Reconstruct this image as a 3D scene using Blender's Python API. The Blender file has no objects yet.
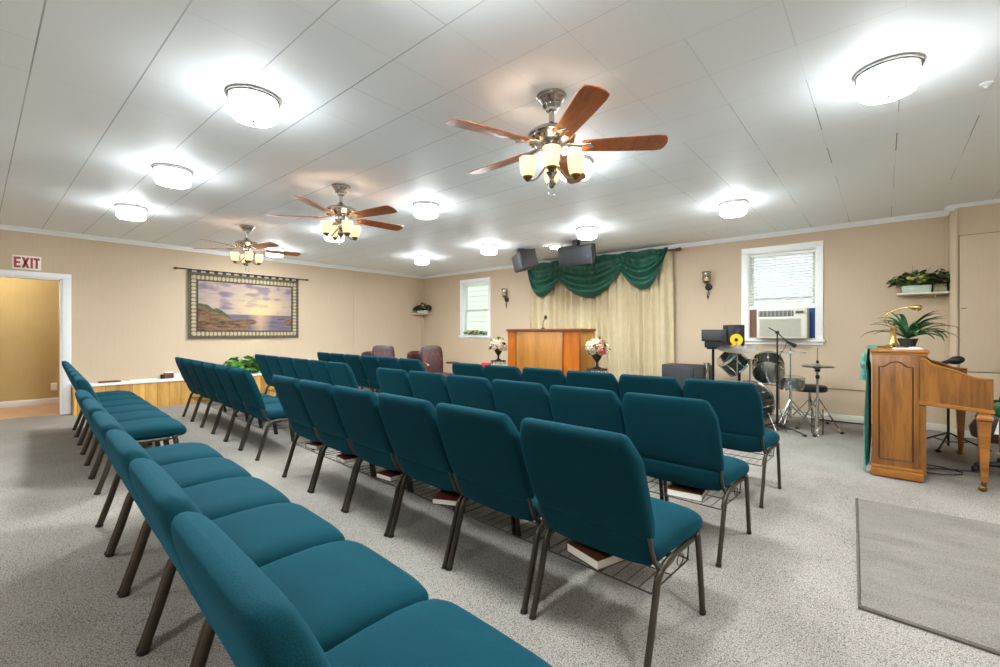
import bpy, bmesh, math, random
from mathutils import Vector, Matrix
R = math.radians
PI = math.pi
rnd = random.Random(7)
scene = bpy.context.scene
COL = scene.collection
XL, YF, H = -9.256, 7.726, 2.702

# ------------------------------------------------------------------ materials
def lin(c):
    if isinstance(c, str):
        c = tuple(int(c[i:i + 2], 16) for i in (0, 2, 4))
    out = []
    for v in c:
        v /= 255.0
        out.append(v / 12.92 if v <= 0.04045 else ((v + 0.055) / 1.055) ** 2.4)
    return (*out, 1.0)

class NT:
    def __init__(s, name):
        s.m = bpy.data.materials.new(name); s.m.use_nodes = True
        s.t = s.m.node_tree; s.t.nodes.clear()
        s.out = s.n('ShaderNodeOutputMaterial')
        s.b = s.n('ShaderNodeBsdfPrincipled')
        s.l(s.b.outputs[0], s.out.inputs[0])
    def n(s, typ, **kw):
        nd = s.t.nodes.new(typ)
        for k, v in kw.items(): setattr(nd, k, v)
        return nd
    def l(s, a, b): s.t.links.new(a, b)
    def setin(s, k, v): s.b.inputs[k].default_value = v
    def coord(s, scale=(1, 1, 1), loc=(0, 0, 0), rot=(0, 0, 0), kind='Object'):
        tc = s.n('ShaderNodeTexCoord'); mp = s.n('ShaderNodeMapping')
        mp.inputs['Scale'].default_value = scale; mp.inputs['Location'].default_value = loc
        mp.inputs['Rotation'].default_value = rot
        s.l(tc.outputs[kind], mp.inputs[0]); return mp.outputs[0]
    def noise(s, vec, scale, detail=2, rough=.5):
        nd = s.n('ShaderNodeTexNoise'); nd.inputs['Scale'].default_value = scale
        nd.inputs['Detail'].default_value = detail; nd.inputs['Roughness'].default_value = rough
        s.l(vec, nd.inputs['Vector']); return nd.outputs[0]
    def ramp(s, fac, stops):
        r = s.n('ShaderNodeValToRGB'); e = r.color_ramp.elements
        while len(e) < len(stops): e.new(.5)
        for el, (p, c) in zip(e, stops):
            el.position = p; el.color = c if len(c) == 4 else (*c, 1)
        s.l(fac, r.inputs[0]); return r.outputs[0]
    def math(s, op, a, b=None, c=None):
        nd = s.n('ShaderNodeMath', operation=op)
        for i, v in enumerate((a, b, c)):
            if v is None: continue
            if isinstance(v, (int, float)): nd.inputs[i].default_value = v
            else: s.l(v, nd.inputs[i])
        return nd.outputs[0]
    def mix(s, fac, a, b, mode='MIX'):
        nd = s.n('ShaderNodeMix', data_type='RGBA', blend_type=mode)
        for i, v in ((0, fac), (6, a), (7, b)):
            if isinstance(v, (int, float, tuple)): nd.inputs[i].default_value = v
            else: s.l(v, nd.inputs[i])
        return nd.outputs[2]
    def bump(s, h, strength=.3, dist=.01):
        nd = s.n('ShaderNodeBump'); nd.inputs['Strength'].default_value = strength
        nd.inputs['Distance'].default_value = dist
        s.l(h, nd.inputs['Height']); s.l(nd.outputs[0], s.b.inputs['Normal'])
    def color(s, v):
        if isinstance(v, tuple): s.b.inputs['Base Color'].default_value = v
        else: s.l(v, s.b.inputs['Base Color'])

def mat(name, c, rough=.5, metal=0., var=.08, scale=30., spec=None, bump=0.):
    t = NT(name); c = lin(c)
    v = t.coord(); nz = t.noise(v, scale, 3)
    lo = tuple(x * (1 - var) for x in c[:3]); hi = tuple(min(1, x * (1 + var)) for x in c[:3])
    t.color(t.ramp(nz, [(.3, lo), (.7, hi)]))
    t.setin('Roughness', rough); t.setin('Metallic', metal)
    if spec is not None: t.setin('Specular IOR Level', spec)
    if bump: t.bump(nz, bump, .004)
    return t.m

def wood(name, dark, light, axis=2, rough=.35, scale=9., stretch=.12, boards=None):
    t = NT(name)
    sc = [1, 1, 1]; sc[axis] = stretch
    v = t.coord(tuple(sc))
    n1 = t.noise(v, scale, 4, .6); n2 = t.noise(v, scale * 6, 3, .6)
    f = t.math('MULTIPLY_ADD', n2, .35, t.math('MULTIPLY', n1, .75))
    c = t.ramp(f, [(.34, lin(dark)), (.66, lin(light))])
    if boards:                                    # separate boards along an axis: tone changes and thin gaps
        ax, w = boards
        tc = t.n('ShaderNodeTexCoord'); sp = t.n('ShaderNodeSeparateXYZ'); t.l(tc.outputs['Object'], sp.inputs[0])
        q = t.math('DIVIDE', sp.outputs[ax], w)
        fl = t.math('FLOOR', q); fr = t.math('FRACT', q)
        wn = t.n('ShaderNodeTexWhiteNoise', noise_dimensions='1D'); t.l(fl, wn.inputs['W'])
        tone = t.math('MULTIPLY_ADD', wn.outputs[0], .55, .62)
        hs = t.n('ShaderNodeHueSaturation'); t.l(c, hs.inputs['Color']); t.l(tone, hs.inputs['Value'])
        edge = t.math('LESS_THAN', fr, .035)
        c = t.mix(t.math('MULTIPLY', edge, .7), hs.outputs[0], lin('4a2c0c'))
    t.color(c); t.setin('Roughness', rough)
    return t.m

def emit(name, c, strength, base='ffffff'):
    t = NT(name); t.color(lin(base)); t.setin('Roughness', .4)
    t.b.inputs['Emission Color'].default_value = c if isinstance(c, tuple) else lin(c)
    t.setin('Emission Strength', strength)
    return t.m

def glass(name, tint=(1, 1, 1, 1), gloss=.08, rough=.02):
    t = NT(name); t.t.nodes.remove(t.b)
    tr = t.n('ShaderNodeBsdfTransparent'); tr.inputs[0].default_value = tint
    gl = t.n('ShaderNodeBsdfGlossy'); gl.inputs['Roughness'].default_value = rough
    fr = t.n('ShaderNodeLayerWeight')
    mx = t.n('ShaderNodeMixShader')
    t.l(t.math('MULTIPLY_ADD', t.math('POWER', fr.outputs[1], 4.0), .6, gloss * .5), mx.inputs[0]); t.l(tr.outputs[0], mx.inputs[1]); t.l(gl.outputs[0], mx.inputs[2])
    t.l(mx.outputs[0], t.out.inputs[0])
    return t.m

def m_fabric(name, c, c2):
    t = NT(name); v = t.coord()
    n1 = t.noise(v, 420, 2, .7); n2 = t.noise(v, 5, 2)
    f = t.math('MULTIPLY_ADD', n2, .25, t.math('MULTIPLY', n1, .8))
    t.color(t.ramp(f, [(.33, lin(c)), (.68, lin(c2))]))
    t.setin('Roughness', .9); t.setin('Specular IOR Level', .1)
    t.setin('Sheen Weight', .18); t.setin('Sheen Roughness', .45); t.b.inputs['Sheen Tint'].default_value = lin('1390b0')
    t.bump(n1, .35, .002); return t.m

def m_carpet(name, stops, scale=150, patch=.18, ripple=False):
    t = NT(name); v = t.coord()
    n1 = t.noise(v, scale, 3, .75); n3 = t.noise(v, 1.3, 3, .6)
    vo = t.n('ShaderNodeTexVoronoi'); vo.inputs['Scale'].default_value = scale * .75; t.l(v, vo.inputs['Vector'])
    f = t.math('MULTIPLY_ADD', vo.outputs['Distance'], -.22, t.math('ADD', n1, .10))
    f = t.math('ADD', f, t.math('MULTIPLY_ADD', n3, patch, -patch / 2))
    if ripple:
        n4 = t.noise(t.coord((1.2, 3.2, 1)), 2.2, 3, .55)
        f = t.math('ADD', f, t.math('MULTIPLY_ADD', n4, .34, -.17))
    t.color(t.ramp(f, stops))
    t.setin('Roughness', .95); t.setin('Specular IOR Level', .1)
    t.bump(n1, .6, .006); return t.m

def m_ceiling():
    t = NT('ceiling_tile_white')
    tc = t.n('ShaderNodeTexCoord'); sp = t.n('ShaderNodeSeparateXYZ'); t.l(tc.outputs['Object'], sp.inputs[0])
    def line(out, x0, st, w, key):
        q = t.math('DIVIDE', t.math('SUBTRACT', out, x0), st)
        fr = t.math('FRACT', q)
        d = t.math('MULTIPLY', t.math('MINIMUM', fr, t.math('SUBTRACT', 1, fr)), st)
        return t.math('LESS_THAN', d, w), t.math('FLOOR', q)
    lx, ix = line(sp.outputs[0], .08, .4225, .0030, 1)
    ly, iy = line(sp.outputs[1], .209, .426, .0034, 2)
    v = t.coord(); big = t.noise(v, 1.1, 2); fine = t.noise(v, 60, 3, .6)
    # cross joints: each one its own depth
    cb = t.n('ShaderNodeCombineXYZ'); t.l(ix, cb.inputs[0]); t.l(iy, cb.inputs[1])
    wn = t.n('ShaderNodeTexWhiteNoise', noise_dimensions='2D'); t.l(cb.outputs[0], wn.inputs[0])
    lf = t.n('ShaderNodeClamp'); t.l(t.math('MULTIPLY_ADD', sp.outputs[0], -.55, -.35), lf.inputs[0])     # long joints fainter, cross joints darker towards the right
    s1 = t.math('MULTIPLY', lx, t.math('MULTIPLY', t.math('POWER', wn.outputs[0], 2.6), t.math('MULTIPLY_ADD', lf.outputs[0], -.55, .9)))
    s2 = t.math('MULTIPLY', ly, t.math('MULTIPLY', t.math('MULTIPLY_ADD', big, 1.0, .0), t.math('MULTIPLY_ADD', lf.outputs[0], .72, .18)))
    g = t.math('MINIMUM', t.math('MAXIMUM', s1, s2), .8)
    tone = t.math('MULTIPLY_ADD', wn.outputs[0], .06, .0)
    base = t.mix(tone, lin('f0f4f5'), lin('e4e8e9'))
    t.color(t.mix(g, base, lin('55524c')))
    t.setin('Roughness', .6); t.setin('Specular IOR Level', .3)
    h = t.math('MULTIPLY_ADD', g, -1.5, t.math('MULTIPLY', fine, .35)); t.bump(h, .35, .006)
    return t.m

def m_wall(name, c, c2):
    t = NT(name); v = t.coord()
    n1 = t.noise(v, .9, 3); n2 = t.noise(t.coord((1, 1, .12)), 40, 3)
    f = t.math('MULTIPLY_ADD', n2, .3, t.math('MULTIPLY', n1, .7))
    t.color(t.ramp(f, [(.3, lin(c)), (.7, lin(c2))]))
    t.setin('Roughness', .75); t.setin('Specular IOR Level', .25); t.bump(n2, .12, .003); return t.m

def m_attr(name, rough=.9):
    t = NT(name); a = t.n('ShaderNodeVertexColor'); a.layer_name = 'weave'
    n = t.noise(t.coord(), 500, 2); t.color(t.mix(.25, a.outputs[0], t.ramp(n, [(.3, (.25, .22, .2)), (.7, (.75, .7, .65))]), 'OVERLAY'))
    t.setin('Roughness', rough); return t.m

M = {}
M['fabric'] = m_fabric('teal_fabric', '04242b', '083a43')
M['bronze'] = mat('dark_bronze_metal', '4a443b', .38, .75, .06)
M['cap'] = mat('black_rubber', '1c1b19', .7)
M['wire'] = mat('dark_wire', '3a3733', .4, .7)
M['carpet'] = m_carpet('speckled_carpet', [(.34, lin('514c44')), (.46, lin('888178')), (.58, lin('a49d94')), (.75, lin('b2aca3'))], 205)
M['rug'] = m_carpet('grey_rug', [(.32, lin('5c5751')), (.48, lin('787269')), (.66, lin('8b857d'))], 190, .05, True)
M['rugedge'] = mat('rug_binding', '5a544a', .9)
M['ceiling'] = m_ceiling()
M['wall'] = m_wall('beige_wall', 'bfaa90', 'c8b49a')
M['hallwall'] = m_wall('tan_hall_wall', 'b59e6c', 'c0aa78')
M['trim'] = mat('white_trim', 'dfdfdd', .45, 0, .02)
M['trimc'] = mat('cream_trim', 'd6d2c2', .5, 0, .03)
M['tile'] = mat('hall_floor_tan', 'c9a27c', .4, 0, .06, 6)
M['white'] = mat('white_paint', 'eeeeea', .5, 0, .02)
M['black'] = mat('black_plastic', '121315', .55)
M['blackm'] = mat('black_metal', '1a1a1a', .4, .5)
M['dgrey'] = mat('dark_grey_cabinet', '2c2b2b', .6, 0, .15, 60)
M['sgrey'] = mat('speaker_grille_grey', '26272a', .55, .1, .12, 200)
M['chrome'] = mat('chrome', 'd8d8d6', .16, 1, .03)
M['nickel'] = mat('antique_nickel', 'b3b0aa', .25, 1, .08)
M['brass'] = mat('polished_brass', 'c8ac6c', .22, 1, .05)
M['abrass'] = mat('aged_brass', '7c6236', .35, .9, .1)
M['iron'] = mat('dark_iron', '33312f', .5, .6)
M['drum'] = emit('lamp_glass_lit', (.93, 1.0, 1.05, 1), 2.4)
M['drumb'] = emit('lamp_lens_lit', (.93, 1.0, 1.05, 1), 38.0)
M['shade'] = emit('amber_glass_lit', (1.0, .64, .32, 1), .2, 'a88468')
M['bulb'] = emit('bulb_lit', (1, .88, .72, 1), 18.0)
M['disc'] = emit('disc_lamp_lit', (1, .97, .92, 1), 3.0)
M['blade'] = wood('blade_wood', '8a3c10', 'c06a25', 0, .35, 14, .15)
M['oak'] = wood('golden_oak', '8c4304', 'ba660e', 2, .35, 10, .1)
M['oakp'] = wood('honey_panel', '8f5a1a', 'b0772f', 2, .4, 8, .08)
M['oakd'] = wood('dark_oak_edge', '5a2a0a', '7c3d12', 0, .4, 10, .1)
M['pine'] = wood('pine_boards', 'b07a2e', 'd9a95a', 2, .45, 9, .15, boards=(1, .16))
M['walnut'] = wood('piano_walnut', '46260c', '8e5c26', 2, .32, 9, .1)
M['walnutx'] = wood('piano_walnut_rail', '66380e', 'a0682a', 0, .32, 9, .15)
M['inlay'] = mat('dark_inlay', '40200c', .4)
M['mahog'] = mat('oxblood_leather', '35100d', .42, 0, .15, 12)
M['mahogw'] = wood('mahogany_wood', '3c160c', '6a2c18', 0, .3)
M['tuftsheen'] = mat('tufting_sheen', '8a4a44', .25)  # lighter red paints the leather's highlights on buttons and tuft lines
M['curtain'] = mat('cream_curtain', 'c9b996', .85, 0, .05, 8)
M['green'] = mat('green_satin', '14503c', .42, 0, .1, 8)
M['greencl'] = mat('green_velvet_cloth', '4f8f7d', .55, 0, .25, 30)
M['greenuph'] = mat('green_vinyl', '1d6a4a', .4, 0, .1)
M['leaf'] = mat('leaf_green', '4c8a2c', .5, 0, .35, 25)
M['leafd'] = mat('leaf_dark', '3b4a24', .6, 0, .4, 25)
M['fern'] = mat('fern_green', '2f6137', .45, 0, .4, 12)
M['leafb'] = mat('leaf_olive_brown', '5b4a2a', .6, 0, .4, 25)
M['pink'] = mat('blush_petals', 'e3c4ab', .7, 0, .1, 30)
M['cream'] = mat('cream_petals', 'e9dfc6', .7, 0, .08, 30)
M['yellow'] = mat('yellow_petals', 'ddd27e', .7, 0, .1, 30)
M['rose'] = mat('rose_petals', 'c9766a', .7, 0, .15, 30)
M['terr'] = mat('pale_green_ceramic', 'b7c6b0', .5, 0, .08)
M['woodpot'] = mat('weathered_wood_pot', '8f8a6c', .7, 0, .2, 20)
M['soil'] = mat('dark_soil', '2a2018', .95)
M['red'] = mat('maroon_cover', '5c1a1c', .45, 0, .12)
M['brown'] = mat('brown_cover', '5c3217', .45, 0, .15)
M['pages'] = mat('book_pages', 'e6e1d6', .8, 0, .04, 200)
M['signr'] = mat('sign_red', 'a02a22', .5)
M['signw'] = mat('sign_white', 'f0e8de', .5, 0, .02)
M['ac'] = mat('ac_plastic', 'd5d3c4', .5, 0, .03)
M['acg'] = mat('ac_grille', 'b5b3a4', .6, 0, .05)
M['acd'] = mat('ac_vent_dark', '6a6a66', .6)
M['brownp'] = wood('brown_filler', '5d3a2b', '7d5644', 2, .6)
M['bluep'] = mat('blue_filler', '1f4d86', .6, 0, .1)
M['blind'] = mat('white_blind', 'f2f4f2', .5, 0, .02)
M['glass'] = glass('window_glass', (.96, .98, .97, 1))
M['cup'] = glass('sconce_glass', (.88, .86, .80, 1), .2, .1)
M['candle'] = mat('candle_wax', 'e8dfa8', .5)
M['drumsh'] = mat('drum_shell_black', '24231f', .2, 0, .3, 8)
M['snaresh'] = mat('steel_shell', '8f918c', .3, .8, .1)
M['head'] = mat('drum_head_carpet_tint', 'd8bda8', .5, 0, .06, 5)  # beige stands for the carpet reflected in the lower head
M['headd'] = mat('drum_head_dark', '39342f', .3)
M['cymbal'] = mat('cymbal_bronze', 'd0ccc4', .28, 1, .05)
M['cone'] = mat('yellow_cone', 'e8b91a', .4)
M['badge'] = mat('blue_badge', '3a4178', .4)
M['siding'] = mat('pale_green_siding', 'c3d6bd', .7, 0, .03)
M['grass'] = mat('lawn', '7c8a58', .95, 0, .3, 3)
M['redcl'] = mat('red_cloth', 'c32b1c', .6)
M['ivory'] = mat('ivory_keys', 'efe9da', .3, 0, .02)
M['guitar'] = mat('guitar_dark', '33261f', .25)
M['tapestry'] = m_attr('woven_tapestry')

# ------------------------------------------------------------------ mesh builder
def frame_from(d):
    d = d.normalized(); up = Vector((0, 0, 1)) if abs(d.z) < .95 else Vector((1, 0, 0))
    x = up.cross(d).normalized(); return x, d.cross(x)

class MB:
    def __init__(s): s.v = []; s.f = []; s.T = Matrix.Identity(4)
    def add(s, vs, fs):
        o = len(s.v); s.v += [s.T @ Vector(v) for v in vs]; s.f += [tuple(i + o for i in f) for f in fs]
        return s
    def at(s, loc=(0, 0, 0), rot=(0, 0, 0), sc=(1, 1, 1)):
        s.T = Matrix.Translation(loc) @ Matrix.Rotation(rot[2], 4, 'Z') @ Matrix.Rotation(rot[1], 4, 'Y') @ Matrix.Rotation(rot[0], 4, 'X') @ Matrix.Diagonal((*sc, 1))
        return s
    def box(s, x0, x1, y0, y1, z0, z1, bev=0.0, seg=2):
        vs = [(x, y, z) for x in (x0, x1) for y in (y0, y1) for z in (z0, z1)]
        fs = [(0, 1, 3, 2), (4, 6, 7, 5), (0, 4, 5, 1), (2, 3, 7, 6), (0, 2, 6, 4), (1, 5, 7, 3)]
        if bev <= 0: return s.add(vs, fs)
        return s.bm(vs, fs, bev, seg)
    def bm(s, vs, fs, bev, seg=2, ang=.5):
        b = bmesh.new(); bv = [b.verts.new(v) for v in vs]
        for f in fs: b.faces.new([bv[i] for i in f])
        bmesh.ops.recalc_face_normals(b, faces=b.faces)
        ed = [e for e in b.edges if e.is_boundary or (len(e.link_faces) == 2 and e.calc_face_angle(0) > ang)]
        bmesh.ops.bevel(b, geom=ed, offset=bev, segments=seg, affect='EDGES', profile=.5, clamp_overlap=True)
        b.verts.index_update()
        s.add([v.co.copy() for v in b.verts], [tuple(v.index for v in f.verts) for f in b.faces]); b.free(); return s
    def prism(s, poly, a, b, axis='y', bev=0.0, seg=2):
        def P(u, v, w): return {'y': (u, w, v), 'x': (w, u, v), 'z': (u, v, w)}[axis]
        n = len(poly); vs = [P(u, v, a) for u, v in poly] + [P(u, v, b) for u, v in poly]
        fs = [tuple(range(n)), tuple(range(2 * n - 1, n - 1, -1))] + [(i, i + n, (i + 1) % n + n, (i + 1) % n) for i in range(n)]
        return s.bm(vs, fs, bev, seg) if bev > 0 else s.add(vs, fs)
    def loft(s, rings, caps=True):
        n = len(rings[0]); vs = [p for r in rings for p in r]; fs = []
        for k in range(len(rings) - 1):
            for i in range(n):
                j = (i + 1) % n; fs.append((k * n + i, k * n + j, (k + 1) * n + j, (k + 1) * n + i))
        if caps: fs += [tuple(range(n))[::-1], tuple(range((len(rings) - 1) * n, len(rings) * n))]
        return s.add(vs, fs)
    def tube(s, pts, r, n=8, r2=None, up=None):
        pts = [Vector(p) for p in pts]; rs = r if isinstance(r, (list, tuple)) else [r] * len(pts)
        rings = []; x = None
        for i, p in enumerate(pts):
            a = pts[max(i - 1, 0)]; b = pts[min(i + 1, len(pts) - 1)]; d = (b - a).normalized()
            if x is None:
                x = Vector(up) if up else frame_from(d)[0]
            x = (x - d * x.dot(d)).normalized(); y = d.cross(x)
            q = rs[i] if r2 is None else r2
            rings.append([p + x * rs[i] * math.cos(2 * PI * k / n) + y * q * math.sin(2 * PI * k / n) for k in range(n)])
        return s.loft(rings)
    def lathe(s, prof, n=20, caps=True):
        return s.loft([[(r * math.cos(2 * PI * k / n), r * math.sin(2 * PI * k / n), z) for k in range(n)] for r, z in prof], caps)
    def sphere(s, c, r, seg=12, rings=8):
        rx, ry, rz = r if isinstance(r, tuple) else (r, r, r)
        return s.loft([[(c[0] + rx * max(math.sin(PI * i / rings), .01) * math.cos(2 * PI * k / seg), c[1] + ry * max(math.sin(PI * i / rings), .01) * math.sin(2 * PI * k / seg), c[2] - rz * math.cos(PI * i / rings)) for k in range(seg)] for i in range(rings + 1)])
    def torus(s, c, Rr, r, n=24, m=8, axis='z'):
        pts = []
        for i in range(n):
            a = 2 * PI * i / n
            for j in range(m):
                b = 2 * PI * j / m; q = Rr + r * math.cos(b)
                p = {'z': (q * math.cos(a), q * math.sin(a), r * math.sin(b)), 'y': (q * math.cos(a), r * math.sin(b), q * math.sin(a)), 'x': (r * math.sin(b), q * math.cos(a), q * math.sin(a))}[axis]
                pts.append((c[0] + p[0], c[1] + p[1], c[2] + p[2]))
        fs = [(i * m + j, ((i + 1) % n) * m + j, ((i + 1) % n) * m + (j + 1) % m, i * m + (j + 1) % m) for i in range(n) for j in range(m)]
        return s.add(pts, fs)
    def grid(s, fn, nu, nv, thick=None):
        top = [fn(i / nu, j / nv) for i in range(nu + 1) for j in range(nv + 1)]
        fs = [(i * (nv + 1) + j, (i + 1) * (nv + 1) + j, (i + 1) * (nv + 1) + j + 1, i * (nv + 1) + j + 1) for i in range(nu) for j in range(nv)]
        if thick is None: return s.add(top, fs)
        N = len(top); t = Vector(thick); vs = top + [Vector(p) + t for p in top]
        fs2 = list(fs) + [tuple(x + N for x in f[::-1]) for f in fs]
        bd = [i * (nv + 1) for i in range(nu + 1)] + [nu * (nv + 1) + j for j in range(1, nv + 1)] + [i * (nv + 1) + nv for i in range(nu - 1, -1, -1)] + [j for j in range(nv - 1, 0, -1)]
        for a, b in zip(bd, bd[1:] + bd[:1]): fs2.append((b, a, a + N, b + N))
        return s.add(vs, fs2)
    def leaf(s, p, d, L, W, droop=.3, fold=.15, roll=0.0, seg=4):
        p = Vector(p); d = Vector(d).normalized(); side, nrm = frame_from(d)
        if roll: q = Matrix.Rotation(roll, 3, d); side = q @ side; nrm = q @ nrm
        vs = []; fs = []
        for i in range(seg + 1):
            t = i / seg; w = W * .5 * max(math.sin(PI * min(t * .92 + .06, 1)) ** .8, .03)
            c = p + d * L * t + Vector((0, 0, -droop * L * t * t))
            vs += [c - side * w + nrm * w * fold, c, c + side * w + nrm * w * fold]
        for i in range(seg):
            a = i * 3; fs += [(a, a + 1, a + 4, a + 3), (a + 1, a + 2, a + 5, a + 4)]
        return s.add(vs, fs)
    def rose(s, c, r, d=(0, -.5, .6)):
        c = Vector(c); d = Vector(d).normalized(); x, y = frame_from(d)
        for ring, (n, rr, op, sz) in enumerate(((4, .18, .15, .5), (5, .42, .5, .7), (7, .75, .95, .85))):
            for k in range(n):
                a = 2 * PI * (k + ring * .4) / n + rnd.uniform(-.15, .15)
                o = x * math.cos(a) + y * math.sin(a)
                tn = d.cross(o)
                def fn(u, v, o=o, tn=tn, rr=rr, op=op, sz=sz):
                    w = (u - .5) * 2; bulge = math.sin(PI * (.25 + .6 * v))
                    return c + (o * (rr * (.35 + .75 * v * op) * bulge + .12 * v * op) + tn * w * sz * .62 * bulge * (1 - .25 * w * w) + d * (sz * .75 * v - .25 - .18 * w * w + (.3 - .3 * op))) * r
                s.grid(fn, 4, 3)
        return s.sphere(c, r * .35, 8, 5)
    def build(s, name, m, parent=None, off=None, sharp=40, rec=True):
        me = bpy.data.meshes.new(name); o = Vector(off) if off else Vector()
        me.from_pydata([tuple(v - o) for v in s.v], [], s.f); me.update()
        if rec:
            b = bmesh.new(); b.from_mesh(me); bmesh.ops.recalc_face_normals(b, faces=b.faces); b.to_mesh(me); b.free()
        me.materials.append(M[m] if isinstance(m, str) else m)
        me.polygons.foreach_set('use_smooth', [True] * len(me.polygons))
        me.set_sharp_from_angle(angle=R(sharp))
        ob = bpy.data.objects.new(name, me); COL.objects.link(ob)
        if parent: ob.parent = parent
        elif off: ob.location = o
        return ob

def sring(w, t, cx, cy, cz, ex, ey, plane='xy', n=32):
    out = []
    for k in range(n):
        a = 2 * PI * k / n; c, s_ = math.cos(a), math.sin(a)
        u = w * math.copysign(abs(c) ** (2 / ex), c); v = t * math.copysign(abs(s_) ** (2 / ey), s_)
        out.append((cx + u, cy + v, cz) if plane == 'xy' else (cx + u, cy, cz + v))
    return out

def tag(o, label=None, cat=None, group=None, kind=None):
    if label: o['label'] = label
    if cat: o['category'] = cat
    if group: o['group'] = group
    if kind: o['kind'] = kind
    return o

def thing(name, loc, label, cat, group=None, rz=0.0):
    o = bpy.data.objects.new(name, None); COL.objects.link(o); o.empty_display_size = .1
    o.location = loc; o.rotation_euler = (0, 0, rz)
    return tag(o, label, cat, group)

def copy_tree(o, parent=None):
    c = o.copy(); COL.objects.link(c)
    if parent: c.parent = parent
    for ch in list(o.children): copy_tree(ch, c)
    return c

def struct(mb, name, m, **k):
    o = mb.build(name, m, **k); o['kind'] = 'structure'; return o

# ------------------------------------------------------------------ room shell
XR, YB = 3.2, -2.6
WT = .14
struct(MB().box(XL - .1, XR, YB, YF + .02, -.1, 0), 'floor', 'carpet')
struct(MB().box(XL - .05, XR + .1, YB - .1, YF + .05, H, H + .1), 'ceiling', 'ceiling')
# left wall with the doorway
DY0, DY1, DZ = -.06, .848, 2.008
m = MB()
m.box(XL - WT, XL, YB, DY0, 0, H); m.box(XL - WT, XL, DY1, YF + WT, 0, H); m.box(XL - WT, XL, DY0, DY1, DZ, H)
struct(m, 'wall_left', 'wall')
W1 = (-7.775, -6.955, 1.15, 2.405)          # glass opening of window 1 (x0,x1,z0,z1)
W2 = (-1.575, -.715, 1.125, 2.42)
def front_wall():
    m = MB(); xs = [XL, W1[0], W1[1], W2[0], W2[1], XR]
    m.box(XL, W1[0], YF, YF + WT, 0, H); m.box(W1[1], W2[0], YF, YF + WT, 0, H); m.box(W2[1], XR, YF, YF + WT, 0, H)
    for w in (W1, W2):
        m.box(w[0], w[1], YF, YF + WT, 0, w[2]); m.box(w[0], w[1], YF, YF + WT, w[3], H)
    return struct(m, 'wall_front', 'wall')
front_wall()
struct(MB().box(XR, XR + .1, YB, YF, 0, H), 'wall_right', 'wall')
struct(MB().box(XL, XR, YB - .1, YB, 0, H), 'wall_back', 'wall')
# closet jog on the right
BY = 7.43
struct(MB().prism([(.605, YF), (.605, 7.47), (.645, BY), (XR, BY), (XR, YF)], 0, H, 'z'), 'wall_closet', 'wall')
# crown mouldings
def crown(p0, p1, inward, name):
    p0 = Vector(p0); p1 = Vector(p1); i = Vector(inward)
    prof = [(0, 0), (.045, 0), (.045, -.012), (.03, -.03), (.014, -.045), (.012, -.062), (0, -.062)]
    m = MB(); m.loft([[p + i * a + Vector((0, 0, H + b)) for a, b in prof] for p in (p0, p1)])
    struct(m, name, 'trim')
crown((XL, YB, 0), (XL, YF, 0), (1, 0, 0), 'trim_1')
crown((XL, YF, 0), (.605, YF, 0), (0, -1, 0), 'trim_2')
crown((.605, YF, 0), (.605, 7.455, 0), (-1, 0, 0), 'trim_3')
crown((.595, BY + .02, 0), (XR, BY, 0), (0, -1, 0), 'trim_4')
def base(x0, x1, y0, y1, name, hgt=.09):
    struct(MB().box(x0, x1, y0, y1, 0, hgt, .006), name, 'trimc')
base(XL, .605, YF - .016, YF, 'baseboard_front')
base(.64, XR, BY - .016, BY, 'baseboard_closet')
base(XL, XL + .016, DY1 + .1, YF, 'baseboard_left')
# vertical seam battens of the panelling, chair-rail seam
struct(MB().box(XL, XL + .006, 5.66, 5.69, 0, H - .06), 'trim_5', 'wall')
struct(MB().box(XL, XL + .02, YF - .09, YF - .07, 0, H - .06, .004), 'trim_6', 'wall')
struct(MB().box(-2.3, .6, YF - .007, YF, .428, .440), 'trim_7', mat('seam_brown', '7d6a4c', .7))
struct(MB().box(.583, .606, YF - .03, YF, .09, H - .06, .004), 'trim_8', 'wall')
# closet door panel
struct(MB().box(.676, 1.7, BY - .014, BY, .765, 2.335, .003), 'door_1', 'wall')
struct(MB().box(.671, 1.71, BY - .004, BY, .09, 2.342), 'closet_gap_shade', mat('seam_shadow_brown', '6e5c44', .8))  # dark sheet painting the shade in the gaps round the closet panels
struct(MB().box(.676, 1.7, BY - .014, BY, .09, .755, .003), 'door_2', 'wall')
struct(MB().box(.645, .662, BY - .018, BY, .09, H - .06, .003), 'trim_9', 'wall')
m = MB().at((.70, BY - .016, 1.492)); m.box(-.016, .016, 0, .003, -.006, .006); m.tube([(.012, 0, 0), (.02, -.02, .0), (.03, -.028, .006)], .004, 6)
tag(m.build('door_hook', 'brass', off=(.70, BY - .016, 1.492)), 'small gold hook latch on the beige closet panel at far right', 'hook')
# door casing, hall
m = MB(); c = .1
m.box(XL, XL + .02, DY1, DY1 + c, 0, DZ + c * .75, .004); m.box(XL, XL + .02, DY0 - c, DY0, 0, DZ + c * .75, .004)
m.box(XL, XL + .022, DY0 - c, DY1 + c, DZ, DZ + c * .75, .004)
m.box(XL - WT, XL, DY1 - .02, DY1, 0, DZ); m.box(XL - WT, XL, DY0, DY0 + .02, 0, DZ); m.box(XL - WT, XL, DY0, DY1, DZ - .02, DZ)
dr = struct(m, 'door_3', 'trim')
HX = -10.8
struct(MB().box(HX - .1, HX, -2.5, 2.6, 0, 2.5), 'wall_hall', 'hallwall')
struct(MB().box(HX - .1, XL - .1, -2.5, 2.6, -.1, .002), 'floor_hall', 'tile')
struct(MB().box(HX - .1, XL - WT, -2.5, 2.6, 2.5, 2.6), 'ceiling_hall', 'white')
struct(MB().box(HX, XL - WT, 2.5, 2.6, 0, 2.5), 'wall_hall_end', 'hallwall')
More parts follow.
